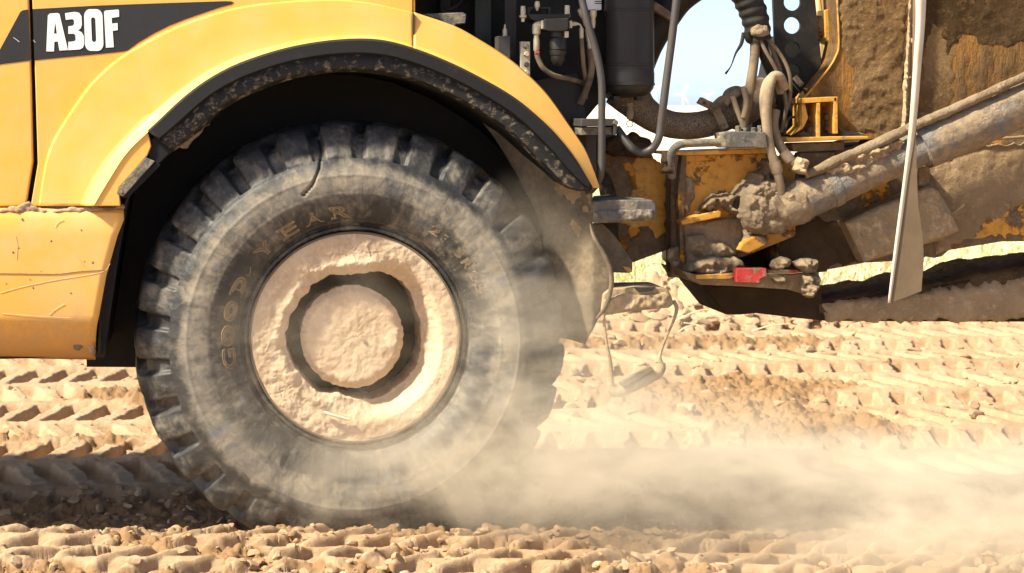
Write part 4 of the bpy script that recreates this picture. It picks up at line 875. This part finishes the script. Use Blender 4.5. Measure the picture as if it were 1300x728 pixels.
tube('hydraulic_hose', [(966, 48, .37), (972, 75, .38), (982, 100, .42), (988, 130, .46)], 7, m_hose_dark, T, 12)
for pts in ([(962, 44, .33), (972, 65, .32), (984, 86, .32), (993, 108, .33), (998, 135, .34), (994, 160, .36)], [(966, 42, .34), (982, 58, .33), (996, 78, .33), (1003, 98, .33), (1003, 122, .34), (997, 145, .36), (992, 168, .38)], [(970, 42, .36), (980, 62, .36), (990, 88, .36), (996, 115, .37)]):
    tube('control_cable', pts, 2.5, m_hose, T, 8)
tube('hydraulic_hose', [(992, 118, .34), (984, 98, .32), (974, 104, .30), (969, 122, .28), (970, 145, .27), (974, 165, .26)], 4.8, m_hose_pale, T, 14)
hA = tube('hydraulic_hose', [(996, 112, .31), (990, 98, .28), (981, 98, .27), (976, 115, .25), (973, 140, .24), (974, 165, .23), (978, 188, .22), (984, 210, .21), (990, 232, .21), (992, 246, .22)], [6, 6, 6, 6.2, 6.4, 6, 5.6, 5.6, 5, 4.4], m_hose_pale, T, 16)
tube('hose_ferrule', [(983, 206, .21), (985.5, 214, .21), (987, 220, .21)], [7, 7.4, 6.6], m_hose_pale, hA, 14)
hB = tube('hydraulic_hose', [(984, 140, .27), (981, 158, .26), (985, 174, .25), (992, 188, .24), (1000, 199, .23), (1010, 209, .22), (1017, 214, .22)], [6.5, 7, 6.6, 6.2, 6, 5.5, 5.2], m_hose, T, 16)
tube('hose_ferrule', [(994, 193, .235), (1000, 200, .23), (1004, 205, .225)], [7, 7.6, 6.4], m_hose_pale, hB, 14)
slab('hose_bay', [(955, 118), (1004, 120), (1008, 176), (975, 190), (955, 168)], .50, .55, m_bay, T, 0)
tube('brake_line', [(996, 172, .4), (999, 158, .4), (1003, 150, .4), (1012, 149, .42), (1020, 151, .43)], 1.6, m_hose, T, 7)
tube('brake_line', [(1010, 146, .5), (1020, 152, .5), (1030, 150, .5)], 4, m_hose_dark, T, 9)
# ---- pale hanging strip
bd = [(1160, -60), (1165, 20), (1163, 60), (1158, 110), (1154, 160), (1147, 230), (1137, 310), (1128, 384)]
strip = slab('hanging_strip', [(1162, -60), (1178, -60), (1174, 40), (1168, 110), (1163, 165), (1164, 215), (1166, 262), (1172, 300), (1173, 330), (1170, 370), (1150, 378), (1130, 385), (1139, 312), (1149, 232), (1157, 160), (1161, 90)], -.02, .004, m_board, T, .001)
loft('strip_edge_light', [[(1160.5, -60, -.026), (1163, 20, -.026), (1160, 80, -.026), (1154.5, 160, -.026), (1146.5, 232, -.026), (1136, 312, -.026), (1127.5, 385, -.026)], [(1178, -60, -.021), (1175, 20, -.022), (1170, 80, -.022), (1163, 160, -.022), (1152, 232, -.023), (1141, 312, -.024), (1130.5, 385, -.024)]], 60, m_edge_light_white, strip, .003)  # pale sheet paints the sun catching the strip's left edge
# ---- mud flap behind the wheel
def fd(x, y): return .05+.17*float(np.clip((752-x)/70, 0, 2.2))+.05*float(ss(360, 440, y))+.03*sin((y-250)/45.)*float(ss(700, 740, x))
flap = relief('mud_flap', [(596, 135), (622, 151), (652, 172), (690, 213), (705, 226), (716, 236), (752, 240), (753, 262), (752, 282), (756, 300), (768, 322), (776, 345), (776, 366), (770, 386), (760, 404), (752, 420), (742, 437), (722, 431), (700, 428), (690, 400), (690, 300), (676, 262), (656, 222), (628, 176)], lambda x, y: fd(x, y), .012, m_flap, T, 2.2, 10, .5, .02, .5, seed=101)
s_ = flap.modifiers.new('s', 'SOLIDIFY'); s_.thickness = .01; s_.offset = -1
tube('flap_edge', [(749, 284, .03), (752, 296, .02), (757, 308, .01), (766, 322, .01), (774, 340, .01), (776.5, 356, .01), (774, 374, .02), (767, 392, .03), (758, 404, .05)], [1, 2, 3, 3.4, 3.4, 3.2, 3, 2.6, 2], m_flap, flap, 8)
relief('flap_dust', [(700, 228), (720, 238), (750, 241), (751, 262), (750, 284), (742, 282), (732, 300), (722, 284), (724, 262), (706, 250)], lambda x, y: fd(x, y)-.004, .008, m_beam, flap, 1.6, 8, .4, .06, .6, seed=105, rag=5)
slab('guard_plate', [(750, 285), (765, 284), (780, 299), (792, 315), (803, 332), (803, 344), (800, 347), (774, 346), (760, 320)], .16, .22, m_flap, T, .005)
slab('guard_chip', [(790, 338), (800, 340), (803, 345), (798, 347)], .152, .17, m_orange_clean, T, .001)
st = slab('upper_step', [(752, 256), (772, 254), (828, 254), (833, 260), (833.5, 276), (830, 280), (790, 282.5), (754, 284)], .02, .26, m_grey, T, .006)
relief('step_dirt', [(754, 268), (790, 267), (830, 265), (832, 277), (800, 281), (756, 283)], .018, .012, m_grey, st, 1.3, 3, .5, .1, .6, seed=111, rag=2)
# ---- hanging boarding step
ls = slab('boarding_step', [(766, 374), (775, 366.5), (840, 365), (848, 367), (852, 374), (856, 386), (850, 391), (800, 396), (768, 401), (764, 396)], .04, .28, m_mud_light, T, .006)
relief('step_mud', [(767, 380), (790, 372), (810, 374), (848, 372), (854, 384), (848, 390), (800, 394), (768, 399)], .038, .018, m_mud_light, ls, 1.4, 5, .5, .07, .7, seed=113, rag=2)
slab('step_top_edge', [(805, 365.2), (833, 365), (828, 370), (812, 371)], .028, .05, m_black, ls, .002)
tube('step_cable', [(766, 392, .06), (767, 410, .06), (770, 435, .06), (775, 462, .06), (776, 485, .06)], [3, 2, 2, 2.4, 3.6], m_mud_light, T, 8)
tube('step_cable', [(855, 382, .06), (859, 392, .06), (855, 408, .06), (846, 428, .06), (838, 450, .06), (836, 460, .06)], [2.6, 2.6, 1.8, 1.8, 2.2, 6], m_mud_light, T, 8)
tube('step_rung', [(774, 482, .06), (776, 494, .06), (784, 498, .06), (800, 492, .06), (822, 481, .06), (836, 471, .06), (839, 460, .06)], [4, 6, 7, 7.5, 7.5, 8, 6], m_mud_light, T, 12, lump=.08)

slab('rung_tread', [(786, 486), (826, 465), (831, 470), (791, 492)], .028, .05, m_hose, bpy.data.objects['step_rung'], .002)
# ================================================================== field grass, crumbs, turbines
def blades(name, n, xr, yr, h0, h1, mat, seed, wdt=.006, kind='stuff'):
    rg = np.random.RandomState(seed)
    dist = rg.uniform(yr[0], yr[1], n); u = rg.uniform(xr[0], xr[1], n)
    X = (u-VX)*(dist+D0)/F; Y = dist
    X = X+.1*np.sin(Y*13); Z = ground_h(X, Y)
    a = rg.uniform(0, 2*pi, n); hh = rg.uniform(h0, h1, n)*(.5+.5*ss(-.4, .4, perlin(X*.8, Y*.8, 3))); ln = rg.uniform(.1, 1.3, n)*hh
    wx, wy = np.cos(a)*wdt, np.sin(a)*wdt; b = rg.uniform(0, 2*pi, n); lx, ly = np.cos(b)*ln, np.sin(b)*ln
    v = np.stack([np.stack([X-wx, Y-wy, Z-.01], 1), np.stack([X+wx, Y+wy, Z-.01], 1), np.stack([X+wx*.7+lx*.4, Y+wy*.7+ly*.4, Z+hh*.6], 1), np.stack([X-wx*.7+lx*.4, Y-wy*.7+ly*.4, Z+hh*.6], 1), np.stack([X+lx, Y+ly, Z+hh], 1)], 1).reshape(-1, 3)
    i = np.arange(n)*5
    f = np.concatenate([np.stack([i, i+1, i+2], 1), np.stack([i, i+2, i+3], 1), np.stack([i+3, i+2, i+4], 1)])
    o = mesh_obj(name, v, f, mat, None, False, None, kind)
    return o
m_straw = paint('dry_straw', (.66, .54, .34), dust=(.8, .7, .5), amount=.3, rough=.9, coat=0)
m_grass = paint('green_grass', (.22, .30, .07), dust=(.5, .48, .22), amount=.35, rough=.8, coat=0)
o = blades('dry_straw', 15000, (700, 1360), (8.3, 16), .04, .16, m_straw, 1, .008); o['label'] = 'dry pale straw and stubble covering the field behind the truck'; o['category'] = 'straw'
o = blades('grass', 4200, (740, 1360), (8.6, 19), .05, .2, m_grass, 2, .008); o['label'] = 'thin green grass growing among the straw behind the truck'; o['category'] = 'grass'
# loose crumbs of soil
rg = np.random.RandomState(9)
ico = bmesh.new(); bmesh.ops.create_icosphere(ico, subdivisions=2, radius=1); iv = np.array([v.co for v in ico.verts]); ifc = np.array([[v.index for v in f_.verts] for f_ in ico.faces]); ico.free()
VV, FF = [], []
def crumbs(nc, ur, yr, s0, s1, pw=2.2):
    for k in range(nc):
        Y = yr[0]+(yr[1]-yr[0])*rg.rand(); u = ur[0]+(ur[1]-ur[0])*rg.rand(); X = (u-VX)*(Y+D0)/F
        if perlin(X*2.3, Y*3.1, 41) > .02 and rg.rand() < .8: continue
        s_ = s0+(s1-s0)*rg.rand()**pw*(1 if rg.rand() > .02 else 1.4)
        sc_ = s_*np.array([rg.uniform(.7, 1.4), rg.uniform(.7, 1.3), rg.uniform(.45, .85)])
        p = iv*(1+.28*perlin(iv[:, 0]*1.3+k, iv[:, 1]*1.3, iv[:, 2]*1.3)[:, None]+.14*perlin(iv[:, 0]*3+k, iv[:, 1]*3, iv[:, 2]*3)[:, None])*sc_
        p = p/sc_
        for q in range(9):
            nn = rg.normal(size=3); nn /= np.linalg.norm(nn); off = rg.uniform(.45, .8); dt = p@nn; p = p-np.maximum(dt-off, 0)[:, None]*nn
        p = p*sc_*1.25
        a = rg.uniform(0, 2*pi); ca, sa = cos(a), sin(a); tl = rg.uniform(-.6, .6)
        p = np.stack([p[:, 0]*ca-p[:, 1]*sa, p[:, 0]*sa+p[:, 1]*ca, p[:, 2]+p[:, 0]*tl*.4], 1)
        z = float(ground_h(np.array([X]), np.array([Y]))[0])
        FF.append(ifc+len(VV)*len(iv)); VV.append(p+np.array([X, Y, z+sc_[2]*.1]))
crumbs(1300, (-80, 1380), (-1.0, .0), .004, .024)
crumbs(260, (-80, 300), (.0, .9), .005, .028)
crumbs(300, (700, 1380), (.0, 1.2), .005, .022)
crumbs(500, (760, 1100), (7.2, 8.6), .02, .07)
crumbs(900, (0, 1360), (2.0, 6.8), .008, .04)
o = mesh_obj('soil_crumbs', np.concatenate(VV), np.concatenate(FF), m_ground, None, True, None, 'stuff', sharp=28); o['label'] = 'loose crumbs and small clods of dry earth scattered over the wheel tracks'; o['category'] = 'soil'
SV, SF = [], []
for x_, y_, a_, l_, t_ in ((3.55, 7.3, .3, .34, .35), (3.75, 7.0, 2.5, .26, .5), (3.95, 6.7, -.4, .30, .25), (4.25, 7.2, 2.1, .22, .7), (3.4, 6.6, .9, .2, .3)):
    z_ = float(ground_h(np.array([x_]), np.array([y_]))[0])+.02
    pts = np.array([(x_, y_, z_, .006), (x_+cos(a_)*l_*.5, y_+.1*sin(a_)*l_, z_+l_*t_*.6, .005), (x_+cos(a_)*l_, y_+.2*sin(a_)*l_, z_+l_*t_*.75, .003)])
    q_ = np.array(smooth_pts(pts, 6)); V_, F_ = sweep(q_[:, :3], q_[:, 3], 6); SF += [[k+len(SV) for k in f_] for f_ in F_]; SV += list(V_)
o = mesh_obj('straw_stalks', SV, SF, m_straw, None, True, None, 'stuff'); o['label'] = 'few thick dry stalks on the heaped clods beside the hanging step'; o['category'] = 'straw'
# wind turbines on the horizon
def turbine(px, hubpy, dist, rot, blade, label):
    base_z = 0.0; k = (dist+D0)/F; x = (px-VX)*k; hz = H-(hubpy-VY)*k
    e = bpy.data.objects.new('wind_turbine', None); COL.objects.link(e); e.location = (x, dist, 0)
    e['label'] = label; e['category'] = 'wind turbine'; e['group'] = 'wind turbines on the horizon'
    s = np.array(resample([(0, 0, 0, hz*.028), (0, 0, hz, hz*.016)], 6)); V_, F_ = sweep(s[:, :3], s[:, 3], 10)
    mesh_obj('tower', V_, F_, m_turb, e)
    R = blade*k
    s = np.array([(0, -R*.10, hz, R*.01), (0, -R*.09, hz, R*.05), (0, R*.1, hz, R*.06), (0, R*.12, hz, R*.03)]); V_, F_ = sweep(s[:, :3], s[:, 3], 10)
    mesh_obj('nacelle', V_, F_, m_turb, e)
    for j in range(3):
        a = rot+j*2*pi/3; dr = np.array([cos(a), 0, sin(a)]); pp = np.array([-sin(a), 0, cos(a)]); c0 = np.array([0, -R*.09, hz])
        V_ = []
        for t_, w_ in ((0, .035), (.08, .04), (.2, .085), (.5, .055), (.85, .03), (1, .008)):
            for sy, sw_ in ((-.2, 0), (0, 1), (.2, 0), (0, -.6)): V_.append(c0+dr*R*t_+pp*w_*R*sw_+np.array([0, w_*R*sy, 0]))
        F_ = [[i*4+q, i*4+(q+1) % 4, (i+1)*4+(q+1) % 4, (i+1)*4+q] for i in range(5) for q in range(4)]+[[0, 1, 2, 3], [23, 22, 21, 20]]
        mesh_obj('blade', V_, F_, m_turb, e)
turbine(830.5, 117, 7000, radians(47), 13, 'white wind turbine on the horizon, just right of the black tank')
turbine(867, 120, 8200, radians(62), 15, 'white wind turbine on the horizon with one blade up, behind the braided hose')
turbine(899, 122, 10000, radians(33), 11, 'small white wind turbine on the horizon just above the hose clamp tab')

# ================================================================== dust thrown up by the wheel
def dust(name, lo, hi, build, label):
    x0, y0, z0 = lo; x1, y1, z1 = hi
    V_ = [(x, y, z) for x in (x0, x1) for y in (y0, y1) for z in (z0, z1)]
    F_ = [[0, 1, 3, 2], [4, 6, 7, 5], [0, 4, 5, 1], [2, 3, 7, 6], [0, 2, 6, 4], [1, 5, 7, 3]]
    m, n, b = new_mat(name); n.nodes.remove(b); g = G(n)
    pv = n.nodes.new('ShaderNodeVolumePrincipled'); out = [q for q in n.nodes if q.type == 'OUTPUT_MATERIAL'][0]
    g.link(pv.outputs[0], out.inputs['Volume'])
    pv.inputs['Color'].default_value = (1, .89, .72, 1); pv.inputs['Anisotropy'].default_value = .05
    g.link(build(g), pv.inputs['Density'])
    o = mesh_obj(name, V_, F_, m, None, False, None, 'stuff'); o['label'] = label; o['category'] = 'dust'
    return o
def blob(g, sx, c, r, s=1.0):
    """soft ellipsoid of dust, 1 in the middle"""
    acc = None
    for k in range(3):
        q = g.math('DIVIDE', g.math('SUBTRACT', sx[k], c[k]), r[k]); q = g.math('MULTIPLY', q, q)
        acc = q if acc is None else g.math('ADD', acc, q)
    return g.math('MULTIPLY', g.ramp(acc, 0, 1, 1, 0), s)
def build(g):
    sx = g.sep()
    v = g.vec((.7, 1, 1.3), (0, .3, 0))
    n1 = g.noise(2.3, 4, .6, v, 1.5); n2 = g.noise(7.5, 5, .65, v, 1.0)
    nz = g.math('ADD', g.math('MULTIPLY', n1, .65), g.math('MULTIPLY', n2, .35))
    nz = g.ramp(nz, .42, .62, .06, 1.5)
    tot = None
    for c, r, s in DUST:
        q = blob(g, sx, c, r, s); tot = q if tot is None else g.math('ADD', tot, q)
    return g.math('MULTIPLY', nz, g.math('MULTIPLY', tot, .82))
def W(px, py, d): return P(px, py, d)
DUST = [(W(720, 560, -.35), (.58, .34, .50), 1.7), (W(670, 430, -.28), (.36, .26, .66), 1.4), (W(560, 610, -.30), (.65, .30, .36), 1.2), (W(1080, 615, -.15), (1.30, .80, .20), 2.2), (W(830, 590, -.42), (1.0, .42, .34), 1.9), (W(960, 590, -.45), (.8, .36, .26), 1.2), (W(760, 480, .1), (.5, .7, .5), .7), (W(1270, 640, -.3), (1.1, .8, .30), 2.2), (W(1130, 700, -.75), (1.25, .35, .16), 1.6), (W(420, 500, -.2), (.7, .2, .6), 1.1), (W(1150, 575, .5), (1.3, .6, .16), .7)]
dust('dust_cloud', (-.6, -1.15, -.02), (4.3, 1.7, 1.6), build, 'pale dust cloud drifting from the wheel across the ground to the right')
print('objects', len(bpy.data.objects))
